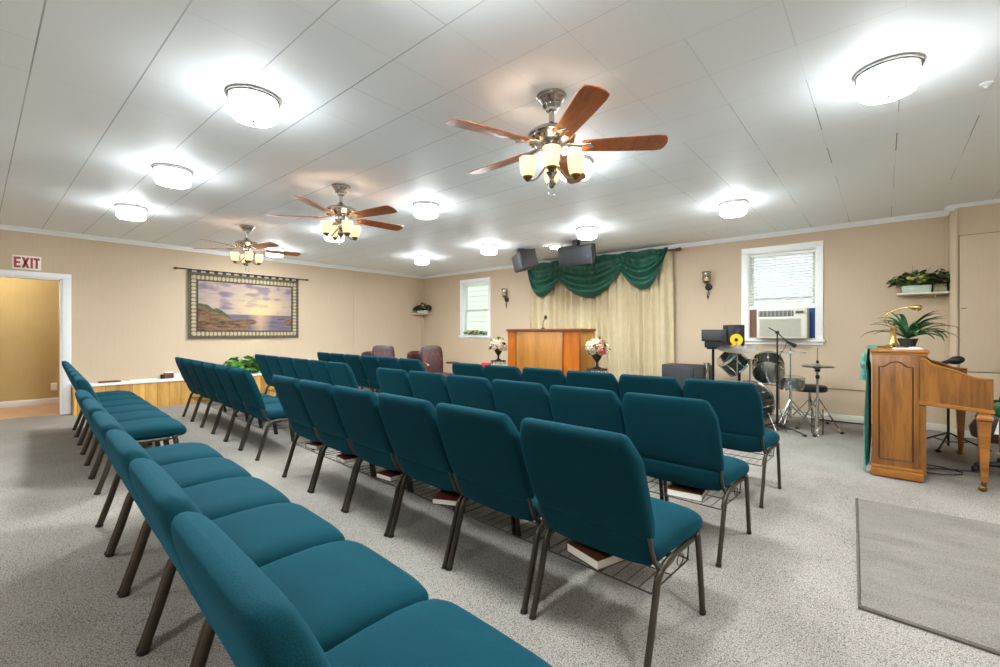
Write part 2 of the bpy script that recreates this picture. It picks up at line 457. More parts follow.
struct(MB().box(HX, XL - WT, -2.6, -2.5, 0, 2.5), 'wall_hall_far', 'hallwall')
struct(MB().box(HX, HX + .018, -2.5, 2.5, 0, .1, .005), 'baseboard_hall', 'trim')
o = thing('wall_outlet', (HX, .891, .291), 'white electrical outlet plate low on the tan hall wall', 'outlet')
MB().box(0, .008, -.04, .04, -.065, .065, .003).build('cover_plate', 'white', o)
for z in (-.03, .03): MB().box(.006, .011, -.018, .018, z - .017, z + .017, .003).build('socket', 'signw', o)

# ------------------------------------------------------------------ windows
def window(n, w, z_out, sash_z):
    x0, x1, z0, z1 = w; ox0, ox1, oz0, oz1 = z_out
    m = MB(); Y = YF
    m.box(ox0, x0, Y - .02, Y, oz0 + .05, oz1, .003); m.box(x1, ox1, Y - .02, Y, oz0 + .05, oz1, .003); m.box(ox0, ox1, Y - .022, Y, z1, oz1, .003)
    m.box(ox0 - .02, ox1 + .02, Y - .05, Y, z0 - .045, z0 - .005, .004); m.box(ox0, ox1, Y - .018, Y, oz0, z0 - .045, .003)
    # jamb lining
    m.box(x0, x0 + .015, Y, Y + WT, z0, z1); m.box(x1 - .015, x1, Y, Y + WT, z0, z1); m.box(x0, x1, Y, Y + WT, z1 - .015, z1); m.box(x0, x1, Y, Y + WT, z0 - .01, z0 + .01)
    root = struct(m, f'window_{n}', 'white')
    s = MB()
    for a, b, y in ((z0 + .01, sash_z + .02, .075), (sash_z - .02, z1 - .015, .1)):
        s.box(x0 + .015, x0 + .055, Y + y, Y + y + .025, a, b, .003); s.box(x1 - .055, x1 - .015, Y + y, Y + y + .025, a, b, .003)
        s.box(x0 + .055, x1 - .055, Y + y, Y + y + .025, a, a + .04, .003); s.box(x0 + .055, x1 - .055, Y + y, Y + y + .025, b - .04, b, .003)
    s.build('sash', 'white', root)
    g = MB(); g.box(x0 + .05, x1 - .05, Y + .086, Y + .089, z0 + .04, sash_z); g.box(x0 + .05, x1 - .05, Y + .111, Y + .114, sash_z, z1 - .04); g.build('pane', 'glass', root)
window(1, W1, (-7.861, -6.87, 1.072, 2.493), 1.755)
window(2, W2, (-1.666, -.636, 1.038, 2.503), 1.72)
def blind(w, zb, label, tilt):
    x0, x1, z0, z1 = w; x0 += .02; x1 -= .02; y = YF + .04
    t = thing('window_blind', ((x0 + x1) / 2, y, z1 - .02), label, 'blind'); L = (x1 - x0) / 2
    MB().box(-L, L, -.02, .02, -.035, 0, .004).build('head_rail', 'blind', t)
    m = MB(); z = -.06; i = 0
    while z1 - .02 + z > zb + .03:
        m.at((0, 0, z), (tilt, 0, 0)); m.grid(lambda u, v: Vector(((u - .5) * 2 * L, (v - .5) * .044, .004 * math.sin(PI * v))), 1, 4, (0, 0, -.0012)); z -= .040
    m.build('slats', 'blind', t)
    MB().box(-L, L, -.018, .018, zb - z1 + .02 - .0, zb - z1 + .02 + .016, .004).build('bottom_rail', 'blind', t)
    m = MB()
    for x in (-L * .8, L * .8): m.tube([(x, -.02, -.03), (x, -.02, zb - z1 + .03)], .0012, 5)
    m.build('ladder_cord', 'blind', t)
blind(W1, 1.20, 'white slatted blind in the narrow left window over flowers', R(8))
blind(W2, 1.60, 'white slatted blind drawn down to the air conditioner', R(24))
# outside
struct(MB().box(-16, 8, YF + .3, 22, -.6, -.5), 'ground', 'grass')
m = MB()
for k in range(26): m.prism([(YF + 2.62, -.5 + k * .16), (YF + 2.604, -.5 + k * .16), (YF + 2.616, -.5 + k * .16 + .16), (YF + 2.62, -.5 + k * .16 + .16)], -24.0, -4.6, 'x')
m.box(-24, -4.6, YF + 2.62, YF + 6, -.5, 3.66)
tag(m.build('neighbour_house', 'siding'), 'pale green clapboard house seen outside the left window', 'house')

# ------------------------------------------------------------------ church chairs
YR = lambda z: .052 - .190 * (z - .37) / .505
def make_chair():
    t = thing('church_chair', (0, 0, 0), 'x', 'chair', 'teal church chairs')
    m = MB(); ws = [.225, .236, .245, .255, .252, .258, .262, .262, .257, .242, .222, .19]
    for_y = [.07, .076, .09, .12, .2, .3, .4, .47, .52, .548, .562, .567]
    zc = [.400, .400, .401, .402, .403, .405, .405, .401, .396, .391, .388, .386]; zh = [.036, .046, .052, .057, .06, .062, .062, .059, .053, .044, .030, .009]
    m.loft([sring(w, h, 0, y, z, 5, 2.6, 'xz', 36) for y, w, z, h in zip(for_y, ws, zc, zh)]).build('seat', 'fabric', t, sharp=75)
    zs = [.472, .476, .485, .51, .55, .62, .70, .76, .773, .786, .808, .826, .846, .855, .861, .8665, .870]
    w = [.240, .250, .257, .2615, .2645, .2655, .2658, .2655, .2645, .2605, .2515, .2435, .2355, .230, .2245, .2165, .200]
    th = [.016, .026, .033, .039, .042, .044, .043, .042, .0415, .041, .040, .038, .034, .030, .025, .016, .003]
    m = MB(); m.loft([sring(a, b, 0, YR(z) + .044, z, 8, 3.4, 'xy', 44) for z, a, b in zip(zs, w, th)])
    m.build('backrest', 'fabric', t, sharp=75)
    zs = [.362, .366, .375, .42, .46, .476, .482]; w = [.222, .232, .240, .246, .249, .247, .238]; th = [.008, .016, .021, .024, .024, .02, .012]
    m = MB(); m.loft([sring(a, b, 0, YR(z) + .033, z, 6, 3, 'xy', 36) for z, a, b in zip(zs, w, th)])
    m.build('lower_back_panel', 'fabric', t, sharp=75)
    for sx in (-1, 1):
        x = sx * .2525
        m = MB().tube([(x, .0, .012), (x, .045, .15), (x, .082, .275), (x, .092, .305), (x, .108, .330), (x, .132, .346), (x, .165, .352), (x * .995, .22, .353)], [.0115] * 7 + [.0105], 12, .0175, (1, 0, 0))
        lg = m.build('leg', 'bronze', t, sharp=60)
        MB().tube([(x, -.004, 0), (x, .001, .015)], .0128, 12, .0198, (1, 0, 0)).build('foot_cap', 'cap', lg, sharp=60)
        m = MB().tube([(x, .474, .366), (x, .475, .362), (x, .477, .352), (x, .500, .22), (x, .531, .012)], [.004, .009, .0115, .0115, .0115], 12, .0185, (1, 0, 0))
        lg = m.build('leg', 'bronze', t, sharp=60)
        MB().tube([(x, .530, .015), (x, .533, 0)], .0128, 12, .0198, (1, 0, 0)).build('foot_cap', 'cap', lg, sharp=60)
        m = MB().tube([(x * .985, .14, .345), (x * .985, .105, .362), (x * .985, .075, .39), (x * .985, .048, .45), (x * .985, .036, .49)], .008, 10, .011, (1, 0, 0))
        m.build('back_support', 'bronze', t, sharp=60)
    m = MB()
    for sx in (-1, 1): m.tube([(sx * .2515, .20, .352), (sx * .240, .30, .347), (sx * .240, .475, .346)], .0105, 10, .0125, (1, 0, 0))
    for y in (.24, .43): m.tube([(-.25, y, .35), (.25, y, .35)], .010, 8)
    m.build('seat_frame', 'bronze', t)
    m = MB(); z = .27
    for y in (.075, .25, .42): m.tube([(-.236, y, z), (.236, y, z)], .0032 if y != .25 else .0022, 6)
    for sx in (-1, 1):
        m.tube([(sx * .236, .075, z), (sx * .236, .42, z)], .0032, 6)
        m.tube([(sx * .236, .09, z), (sx * .244, .095, .33)], .003, 6); m.tube([(sx * .236, .41, z), (sx * .244, .40, .345)], .003, 6)
        m.tube([(sx * .238, .33 + .03 * math.cos(a), .302 + .022 * math.sin(a)) for a in [k * PI / 6 for k in range(13)]], .0022, 5)
    for k in range(1, 9): m.tube([(-.236 + k * .0525, .075, z), (-.236 + k * .0525, .42, z)], .0018, 5)
    m.build('book_rack', 'wire', t)
    return t

proto = make_chair()
ORD = ['first', 'second', 'third', 'fourth', 'fifth', 'sixth']
def chair_row(xr, yr, slope, rowname, block, n=6, pitch=.5335, jit=0.0):
    ang = math.atan(-slope); out = []
    for k in range(n):
        cx = xr - .2665 + .014 - k * pitch
        cy = yr + (xr - cx) * slope + rnd.uniform(-jit, jit)
        c = proto if not chair_row.used else copy_tree(proto)
        chair_row.used = True
        c.location = (cx, cy, 0); c.rotation_euler = (0, 0, ang + rnd.uniform(-.006, .006))
        c['label'] = f'teal padded chair, {ORD[k]} from right in the {rowname}, {block}'
        out.append(c)
    return out
chair_row.used = False
def no_rack(row):
    for c in row:
        for ch in list(c.children):
            if ch.name.startswith('book_rack'): bpy.data.objects.remove(ch)
B = chair_row(-.646, 1.512, .058, 'second row', 'center block', jit=.008)
A = chair_row(-.545, .325, .058, 'row nearest the camera', 'center block')
C = chair_row(-.646, 2.511, .056, 'third row', 'center block', jit=.008)
D = chair_row(-.640, 3.533, .053, 'front row', 'center block', jit=.008)
no_rack(A + chair_row(-4.47, .601, .066, 'row nearest the camera', 'left block', pitch=.534))
chair_row(-4.51, 1.745, .070, 'second row', 'left block', pitch=.533)
chair_row(-4.55, 2.80, .078, 'third row', 'left block')
chair_row(-4.50, 3.80, .085, 'front row', 'left block')

def book(ch, x, y, rz, cover, label, sz=(.15, .21, .032)):
    loc = ch.matrix_basis @ Vector((x, y, .2735))
    t = thing('hymnal', loc, label, 'book', 'books in the chair racks', ch.rotation_euler[2] + rz)
    a, b, c = sz[0] / 2, sz[1] / 2, sz[2]
    m = MB(); m.box(-a, a, -b, b, 0, .003, .001); m.box(-a, a, -b, b, c - .003, c, .001); m.box(-a, -a + .004, -b, b, 0, c, .001)
    m.build('cover', cover, t)
    MB().box(-a + .004, a - .004, -b + .004, b - .004, .003, c - .003).build('pages', 'pages', t)
B[0].location.x += .022
# ------------------------------------------------------------------ books under the centre rows
for ch, x, y, rz, cv, lb in ((B[5], .02, .20, .2, 'red', 'maroon hymnal under the leftmost chair of the second center row'),
                             (B[4], .04, .19, -.1, 'red', 'maroon hymnal under the second chair from left, second center row'),
                             (B[3], .06, .19, .1, 'red', 'maroon hymnal with white page edges under third chair of second row'),
                             (B[2], .10, .17, .5, 'red', 'maroon hymnal lying askew under fourth chair of second row'),
                             (B[0], -.045, .20, -.25, 'brown', 'thick brown book under the aisle chair of the second row'),
                             (C[0], .02, .20, .15, 'brown', 'brown book under the aisle chair of the third row'),):
    bpy.context.view_layer.update()
    book(ch, x, y, rz, cv, lb, (.19, .225, .04) if cv == 'brown' else (.15, .21, .032))

# ------------------------------------------------------------------ ceiling lamps
def drum_light(x, y, label, first=[None]):
    if first[0] is None:
        t = thing('ceiling_light', (x, y, H), label, 'ceiling light', 'drum ceiling lights'); first[0] = t
        MB().lathe([(.135, 0), (.152, 0), (.155, -.006), (.155, -.018), (.148, -.026), (.135, -.028)], 40).build('metal_rim', 'nickel', t)
        MB().lathe([(.137, -.026), (.138, -.04), (.137, -.10), (.131, -.125)], 40, False).build('glass_side', 'drum', t, sharp=70)
        MB().lathe([(.131, -.125), (.118, -.138), (.08, -.146), (.02, -.149), (.001, -.149)], 40, False).build('glass_bottom', 'drumb', t, sharp=70)
        MB().lathe([(.011, -.147), (.014, -.153), (.008, -.160), (.002, -.163)], 12).build('finial', 'nickel', t)
    else:
        t = copy_tree(first[0]); t.location = (x, y, H); t['label'] = label
    return t
LT = [(-3.03, 1.15, 'largest lit drum light on the left, nearest the camera above the left aisle'),
      (-4.925, 1.178, 'lit drum ceiling light, middle one of three at left'),
      (-6.77, 1.21, 'lit drum ceiling light above the door side, farthest of three at left'),
      (.02, 3.36, 'large lit drum ceiling light at upper right'),
      (-2.04, 3.40, 'lit drum ceiling light hidden behind the nearest fan blades'),
      (-4.05, 3.42, 'lit drum ceiling light between the middle fan and nearest fan'),
      (-6.1, 3.42, 'lit drum ceiling light behind the middle fan lamps'),
      (-8.15, 3.44, 'lit drum ceiling light behind the farthest fan'),
      (-6.864, 5.69, 'smallest lit drum ceiling light, above the front left corner'),
      (-5.106, 5.70, 'lit drum ceiling light left of the hanging speakers'),
      (-3.213, 5.68, 'lit drum ceiling light above the hanging speakers'),
      (-1.307, 5.66, 'lit drum ceiling light above the drum kit'),
      (-1.15, 1.15, 'added lit drum ceiling light overhead, unseen above the frame'),  # from here on: unseen lamps, added to even out the brightness
      (.75, 1.12, 'added lit drum ceiling light overhead right, unseen outside the frame'),
      (-4.9, -1.1, 'added unseen drum ceiling light behind the camera at left'),
      (-1.15, -1.1, 'added unseen drum ceiling light behind the camera'),
      (1.9, 3.36, 'added unseen drum ceiling light over the piano side, outside the frame')]
for x, y, l in LT: drum_light(x, y, l)
t = thing('disc_light', (-4.25, 6.44, H), 'small round flush white light between the two hanging speakers', 'ceiling light')
MB().lathe([(.10, 0), (.105, -.01), (.095, -.03), (.09, -.03)], 24).build('rim', 'white', t)
MB().lathe([(.09, -.028), (.085, -.05), (.05, -.06), (.01, -.062)], 24).build('lens', 'disc', t)
m = MB().at((-4.39, 6.33, H)); m.lathe([(.05, 0), (.055, -.012), (.045, -.03), (.01, -.034)], 20)
tag(m.build('smoke_detector', 'trim', off=(-4.39, 6.33, H)), 'small white smoke detector on ceiling beside the left speaker', 'smoke detector')
m = MB().at((.47, 3.93, H)); m.lathe([(.03, 0), (.034, -.006), (.02, -.01), (.008, -.022), (.014, -.028), (.003, -.032)], 16)
tag(m.build('ceiling_sensor', 'trim', off=(.47, 3.93, H)), 'small grey ceiling fitting at the upper right frame edge', 'sensor')

# ------------------------------------------------------------------ ceiling fans
def make_fan():
    t = thing('ceiling_fan', (0, 0, H), 'x', 'ceiling fan', 'ceiling fans')
    MB().lathe([(.05, 0), (.094, 0), (.096, -.010), (.088, -.016), (.088, -.022), (.078, -.028), (.070, -.045), (.056, -.058), (.060, -.066), (.052, -.074), (.036, -.080), (.036, -.096), (.018, -.104)], 32).build('canopy', 'nickel', t)
    MB().lathe([(.017, -.085), (.017, -.175), (.03, -.18), (.034, -.195), (.03, -.205)], 16).build('downrod', 'nickel', t)
    MB().lathe([(.02, -.17), (.034, -.185), (.05, -.20), (.09, -.213), (.128, -.228), (.147, -.245), (.15, -.258), (.14, -.268), (.143, -.276), (.128, -.29), (.11, -.30), (.085, -.312), (.05, -.32)], 40).build('motor_housing', 'nickel', t)
    MB().lathe([(.05, -.315), (.062, -.325), (.062, -.345), (.045, -.365), (.03, -.38), (.036, -.40), (.03, -.425), (.018, -.445), (.03, -.47), (.036, -.485), (.022, -.505), (.012, -.525), (.016, -.54), (.004, -.56)], 24).build('light_hub', 'nickel', t)
    # vents on the housing as ribs
    m = MB()
    for k in range(24):
        a = 2 * PI * k / 24; m.at((0, 0, 0), (0, 0, a)); m.box(.112, .143, -.006, .006, -.296, -.272, .003)
    m.build('vent_ribs', 'abrass', t)
    for k in range(5):
        a = R(72 * k)
        Rm = Matrix.Rotation(a, 4, 'Z')
        m = MB(); m.T = Rm
        m.bm([(.08, -.016, -.312), (.08, .016, -.312), (.17, .02, -.322), (.24, .045, -.330), (.27, .0, -.331), (.24, -.045, -.330), (.17, -.02, -.322)] + [(.08, -.016, -.302), (.08, .016, -.302), (.17, .02, -.312), (.24, .045, -.320), (.27, .0, -.321), (.24, -.045, -.320), (.17, -.02, -.312)],
             [tuple(range(7)), tuple(range(13, 6, -1))] + [(i, i + 7, (i + 1) % 7 + 7, (i + 1) % 7) for i in range(7)], .003, 2, .9)
        m.build('blade_iron', 'nickel', t)
        m = MB(); m.T = Rm @ Matrix.Translation((0, 0, -.322)) @ Matrix.Rotation(R(-12), 4, 'X')
        out = [(.19, -.052), (.22, -.058), (.45, -.07), (.64, -.076), (.685, -.068), (.700, -.04), (.707, 0), (.700, .04), (.685, .068), (.64, .076), (.45, .07), (.22, .058), (.19, .052)]
        m.prism(out, -.0035, .0035, 'z', .002, 1)
        m.build('blade', 'blade', t)
    for k in range(4):
        a = PI / 2 * k + R(-18.5); d = Vector((math.cos(a), math.sin(a), 0))
        P = lambda r, z: d * r + Vector((0, 0, z))
        MB().tube([P(.03, -.44), P(.06, -.475), P(.09, -.515), P(.12, -.53), P(.145, -.52), P(.15, -.505)], [.008, .007, .006, .006, .007, .008], 8).build('lamp_arm', 'nickel', t)
        m = MB().at(P(.15, -.51)); m.lathe([(.006, -.024), (.012, -.02), (.02, -.01), (.03, 0), (.033, .008), (.026, .018)], 16)
        m.build('lamp_holder', 'abrass', t)
        m = MB().at(P(.15, -.51)); m.lathe([(.028, .004), (.040, .02), (.047, .05), (.052, .09), (.053, .125), (.049, .125), (.043, .05), (.036, .022)], 20, False)
        m.build('glass_shade', 'shade', t, sharp=70)
        m = MB().at(P(.15, -.51)); m.sphere((0, 0, .045), (.018, .018, .026), 10, 6); m.build('bulb', 'bulb', t)
    m = MB(); 
    for x, y, z in ((.02, .01, -.62), (-.015, -.012, -.60)):
        m.tube([(x, y, -.50), (x, y, z)], .0012, 5); m.sphere((x, y, z - .008), (.006, .006, .01), 8, 6)
    m.build('pull_chain', 'nickel', t)
    return t
f0 = make_fan()
for i, (x, y, a, l) in enumerate([(-1.588, 2.362, -37.5, 'nearest and largest wood blade ceiling fan with four amber glass lamps'),
                                  (-4.189, 2.421, 12, 'middle wood blade ceiling fan with four lit lamps'),
                                  (-6.755, 2.476, 8, 'farthest ceiling fan with lit lamps, above the tapestry')]):
    f = f0 if i == 0 else copy_tree(f0)
    f.location = (x, y, H); f.rotation_euler = (0, 0, R(a)); f['label'] = l

# ------------------------------------------------------------------ exit sign
t = thing('exit_sign', (XL, .488, 2.205), 'white sign with red EXIT letters above the open doorway', 'sign')
MB().box(0, .012, -.142, .142, -.098, .098, .003).build('sign_board', 'signw', t)
m = MB(); x0, x1 = .012, .017; h = .075
def bar(y0, y1, z0, z1): m.box(x0, x1, y0, y1, z0, z1)
def slant(pts): m.prism(pts, x0, x1, 'x')
bar(-.125, -.100, -h, h); bar(-.1, -.06, h - .03, h); bar(-.1, -.065, -.015, .015); bar(-.1, -.06, -h, -h + .03)
slant([(-.052, h), (-.024, h), (.028, -h), (.0, -h)]); slant([(.0, h), (.028, h), (-.024, -h), (-.052, -h)])
bar(.036, .06, -h, h); bar(.066, .13, h - .03, h); bar(.086, .110, -h, h - .03)
m.build('letters', 'signr', t)

# ------------------------------------------------------------------ tapestry (a generic woven seascape) and its rod
def tapestry():
    TY0, TY1, Z0, Z1 = 2.425, 4.375, 1.108, 2.282
    t = thing('tapestry', (XL + .03, (TY0 + TY1) / 2, Z0), 'wide woven wall tapestry of a rocky sunset seashore with beaded border', 'tapestry')
    nu, nv = 260, 156; vs = []; cols = []
    r2 = random.Random(3)
    def nz(x, y, s):
        x *= s; y *= s; xi, yi = math.floor(x), math.floor(y); fx, fy = x - xi, y - yi
        hsh = lambda a, b: (math.sin(a * 127.1 + b * 311.7) * 43758.5453) % 1
        u = fx * fx * (3 - 2 * fx); v = fy * fy * (3 - 2 * fy)
        return (hsh(xi, yi) * (1 - u) + hsh(xi + 1, yi) * u) * (1 - v) + (hsh(xi, yi + 1) * (1 - u) + hsh(xi + 1, yi + 1) * u) * v
    fb = lambda x, y, s: .55 * nz(x, y, s) + .3 * nz(x + 7, y + 3, s * 2.1) + .15 * nz(x + 2, y + 9, s * 4.3)
    mixc = lambda a, b, f: tuple(p * (1 - f) + q * f for p, q in zip(a, b))
    hx = lambda c: lin(c)[:3]
    AS = (TY1 - TY0) / (Z1 - Z0)
    def colr(u, v):
        eu, ev = min(u, 1 - u) * AS, min(v, 1 - v)
        e = min(eu, ev)
        if e < .03: return mixc(hx('585040'), hx('7c7058'), nz(u * AS, v, 60))
        if e < .115:
            p = (v if eu < ev else u * AS)
            if eu < ev and ev < .115: p = v
            ph = (p / .056) % 1; q = (e - .03) / .085
            bead = ((ph - .5) * 1.1) ** 2 + (q - .5) ** 2 * 1.3 < .17
            if q < .1 or q > .9: return hx('54503c')
            base = mixc(hx('c9b78f'), hx('dccfae'), nz(u * AS, v, 30))
            return base if bead else (hx('7a6c50') if ph > .5 else hx('a08c68'))
        if e < .128: return hx('3c3a34')
        x = (u - .06) / .88; y = (v - .12) / .76
        hor = .34
        d = math.hypot((x - .63) * 1.6, y - .42)
        glow = max(0, 1 - d * 1.7)
        if y > hor:
            s = fb(x * 1.4, y * 3.2, 4)
            c = mixc(hx('a0979a'), hx('b4a8a2'), y); c = mixc(c, hx('d9b9a3'), s)
            c = mixc(c, hx('f2d79c'), min(1, glow * 1.0))
            cl = fb(x * 1.5 + 3, y * 2.6, 5)
            if cl > .48: c = mixc(c, hx('857690'), min(.9, (cl - .48) * 4) * (1 - glow * .6))
        else:
            s = fb(x * 2, y * 14, 4); c = mixc(hx('5a5a6c'), hx('9a8796'), s)
            c = mixc(c, hx('e9c095'), max(0, 1 - abs(x - .63) * 7 - (hor - y) * .8) * .85)
        top = .56 - 1.02 * x + .16 * (fb(x, .3, 7) - .5) if x < .5 else -1
        tree = top + (.13 * nz(x, 0, 7) + .06 * nz(x, 2, 26)) * max(0, min(1, (.36 - x) * 6))
        if top <= y < tree: c = mixc(mixc(hx('38432c'), hx('76304a'), max(0, min(1, nz(x, 5, 6) * 3 - 1.6)) * .8), hx('7b8a58'), .7 * fb(x * 2, y * 2, 22))
        if y < top:
            s = fb(x * 2, y * 3.5, 8); c = mixc(hx('382c26'), hx('a87f5c'), min(1, max(0, s * 1.7 - .35)))
            if y > top - .07: c = mixc(c, hx('6c7048'), .6 * fb(x * 2, y * 2, 14))
        for bx, by, bw, bh in ((.33, .10, .15, .08), (.48, .19, .11, .06), (.97, .18, .07, .08), (.86, .26, .05, .02)):
            if ((x - bx) / bw) ** 2 + ((y - by) / bh) ** 2 < .5 + .9 * fb(x, y, 16): c = mixc(hx('43342c'), hx('a6805a'), min(1, max(0, fb(x * 2, y * 4, 9) * 1.6 - .3)))
        return c
    def P(u, v, dx): return (dx + .006 * math.sin(u * 19) * (1 - v) + .004 * math.sin(u * 41 + 1), (u - .5) * (TY1 - TY0), v * (Z1 - Z0))
    mb = MB(); mb.grid(lambda u, v: Vector(P(u, v, 0)), nu, nv, (-.008, 0, 0))
    ob = mb.build('woven_panel', 'tapestry', t, rec=True)
    at = ob.data.color_attributes.new('weave', 'FLOAT_COLOR', 'POINT')
    n = (nu + 1) * (nv + 1)
    for i in range(nu + 1):
        for j in range(nv + 1):
            c = (*[q * .62 for q in colr(i / nu, j / nv)], 1); k = i * (nv + 1) + j
            at.data[k].color = c; at.data[k + n].color = c
    m = MB()
    for k in range(15):
        y = (k / 14 - .5) * (TY1 - TY0 - .06); m.box(-.002, .001, y - .03, y + .03, Z1 - Z0 - .004, Z1 - Z0 + .045)
        m.tube([(.008 * math.cos(a), y, Z1 - Z0 + .043 + .012 * math.sin(a)) for a in [q * PI / 4 for q in range(9)]], .02, 4, .001) if False else None
    m.build('hanging_tab', 'dgrey', t)
    r = thing('tapestry_rod', (XL + .035, 3.4, 2.325), 'thin dark metal rod holding the wide tapestry', 'curtain rod')
    MB().tube([(0, -1.13, 0), (0, 1.13, 0)], .009, 10).build('rod', 'iron', r)
    for s_ in (-1, 1):
        m = MB().at((0, s_ * 1.13, 0), (R(-90 * s_), 0, 0)); m.lathe([(.009, 0), (.016, .006), (.01, .015), (.018, .03), (.012, .045), (.003, .055)], 12); m.build('finial', 'iron', r)
        MB().tube([(-.035, s_ * 1.02, 0), (0, s_ * 1.02, 0)], .007, 8).build('bracket', 'iron', r)
tapestry()

# ------------------------------------------------------------------ planter bench on the left wall
t = thing('planter_bench', (-9.13, 2.9, 0), 'low pine board planter ledge with white top along the left wall', 'planter')
MB().box(-.12, .13, -1.945, 2.2, 0, .405).build('board_front', 'pine', t)
m = MB(); m.box(-.12, .155, -1.955, .0, .405, .445, .004); m.box(.09, .155, .0, 1.3, .405, .445, .004); m.box(-.12, -.09, 0, 1.3, .405, .445); m.box(-.12, .155, 1.3, 2.2, .405, .445, .004)
m.build('top_ledge', 'white', t)
MB().box(-.09, .09, .0, 1.3, .403, .42).build('soil', 'soil', t)
def bush(name, base, n, rx, ry, rz, L, W, matn, label, cat, seed, parent=None, stems=True):
    r = random.Random(seed); m = MB()
    for k in range(n):
        a = r.uniform(0, 2 * PI); q = math.sqrt(r.random()); zz = r.random()
        p = Vector((rx * q * math.cos(a), ry * q * math.sin(a), rz * (.25 + .75 * zz) * math.sqrt(max(.05, 1 - q * q * .8))))
        d = Vector((math.cos(a) * (.4 + q), math.sin(a) * (.4 + q), r.uniform(-.2, .8)))
        m.leaf(p, d, L * r.uniform(.6, 1.2), W * r.uniform(.7, 1.2), r.uniform(.1, .6), .15, r.uniform(-.8, .8))
    return m
t = thing('potted_plant', (-9.10, 3.28, .42), 'bushy bright green leafy plant in the pine planter ledge', 'plant')
bush('', None, 260, .10, .36, .35, .1, .08, 'leaf', '', '', 5).build('foliage', 'leaf', t, rec=False)
m = MB()
for k in range(14): m.tube([(0, -.25 + k * .038, 0), (rnd.uniform(-.05, .05), -.25 + k * .038 + rnd.uniform(-.05, .05), rnd.uniform(.12, .2))], .003, 5)
m.build('stems', 'leafd', t)
t = thing('tray', (-9.1, 1.36, .446), 'thin dark brown framed tray lying flat on the white ledge', 'tray')
m = MB(); m.box(-.06, .06, -.13, -.115, 0, .022, .003); m.box(-.06, .06, .115, .13, 0, .022, .003); m.box(.045, .06, -.13, .13, 0, .022, .003); m.box(-.06, -.045, -.13, .13, 0, .022, .003); m.build('rim', 'mahogw', t)
MB().box(-.05, .05, -.12, .12, 0, .008).build('panel', 'pages', t)
def mug(loc, s, mt, label, box=False):
    t = thing('small_box' if box else 'mug', loc, label, 'box' if box else 'mug')
    if box:
        MB().box(-.03 * s, .03 * s, -.04 * s, .04 * s, 0, .06 * s, .004).build('carton', mt, t); MB().box(-.031 * s, .031 * s, -.041 * s, .041 * s, .06 * s, .072 * s, .003).build('lid', 'pages', t)
    else:
        MB().lathe([(.028 * s, 0), (.032 * s, .01), (.034 * s, .07 * s), (.03 * s, .07 * s), (.027 * s, .012)], 16).build('cup', mt, t)
        MB().tube([(0, .033 * s, .055 * s), (0, .055 * s, .05 * s), (0, .055 * s, .025 * s), (0, .033 * s, .018 * s)], .004, 6).build('handle', mt, t)
mug((-9.12, 2.04, .446), 1.0, 'iron', 'small dark jar-like mug on the white ledge')
mug((-9.16, 2.13, .446), 1.5, 'brown', 'brown topped carton standing on the white ledge', True)
mug((-9.07, 2.23, .446), 1.2, 'white', 'white mug on the ledge beside the brown carton')
t = thing('pamphlet_stack', (-9.1, 1.78, .446), 'flat stack of white pamphlets on the white ledge', 'pamphlets')
MB().box(-.06, .06, -.18, .18, 0, .012, .002).build('sheets', 'pages', t)

# ------------------------------------------------------------------ corner shelf and flower arrangements
def corner_shelf():
    z = 1.70
    t = thing('corner_shelf', (XL, YF, z), 'beige triangular shelf in the far front corner', 'shelf')
    MB().prism([(0.006, -.006), (.43, -.006), (.006, -.43)], -.012, .012, 'z', .003, 1).build('board', 'wall', t)
    m = MB(); m.prism([(0.02, -.0), (.25, 0), (.02, -.2)], -.03, 0, 'x') if False else None
    MB().prism([(.006, -.012), (.20, -.012), (.006, -.16)], -.02, -.006 - .006, 'z').build('bracket', 'wall', t)
    p = thing('flower_basket', (XL + .16, YF - .16, z + .012), 'white basket of olive leaves and pale flowers on corner shelf', 'flowers')
    ax = Matrix.Rotation(R(45), 4, 'Z')
    m = MB(); m.T = ax; m.bm([(x, y, zz) for x, y, zz in ((-.12, -.04, 0), (.12, -.04, 0), (.12, .04, 0), (-.12, .04, 0), (-.14, -.05, .08), (.14, -.05, .08), (.14, .05, .08), (-.14, .05, .08))], [(0, 1, 2, 3), (4, 5, 6, 7), (0, 1, 5, 4), (1, 2, 6, 5), (2, 3, 7, 6), (3, 0, 4, 7)], .004)
    m.build('basket', 'terr', p)
    b = bush('', None, 90, .20, .07, .20, .09, .07, '', '', '', 11)
    b2 = MB(); b2.T = ax @ Matrix.Translation((0, 0, .06)); b2.add(b.v, b.f); b2.build('foliage', 'leafd', p, rec=False)
    b = bush('', None, 40, .20, .08, .2, .07, .06, '', '', '', 12)
    b2 = MB(); b2.T = ax @ Matrix.Translation((0, 0, .06)); b2.add(b.v, b.f); b2.build('dried_leaves', 'leafb', p, rec=False)
    for k, (x, z2) in enumerate(((-.03, .16), (.05, .15), (.01, .21))):
        m = MB(); m.T = ax; m.rose((x, -.05, z2), .035, (0, -1, .4)); m.build('blossom', 'cream', p, rec=False)
corner_shelf()
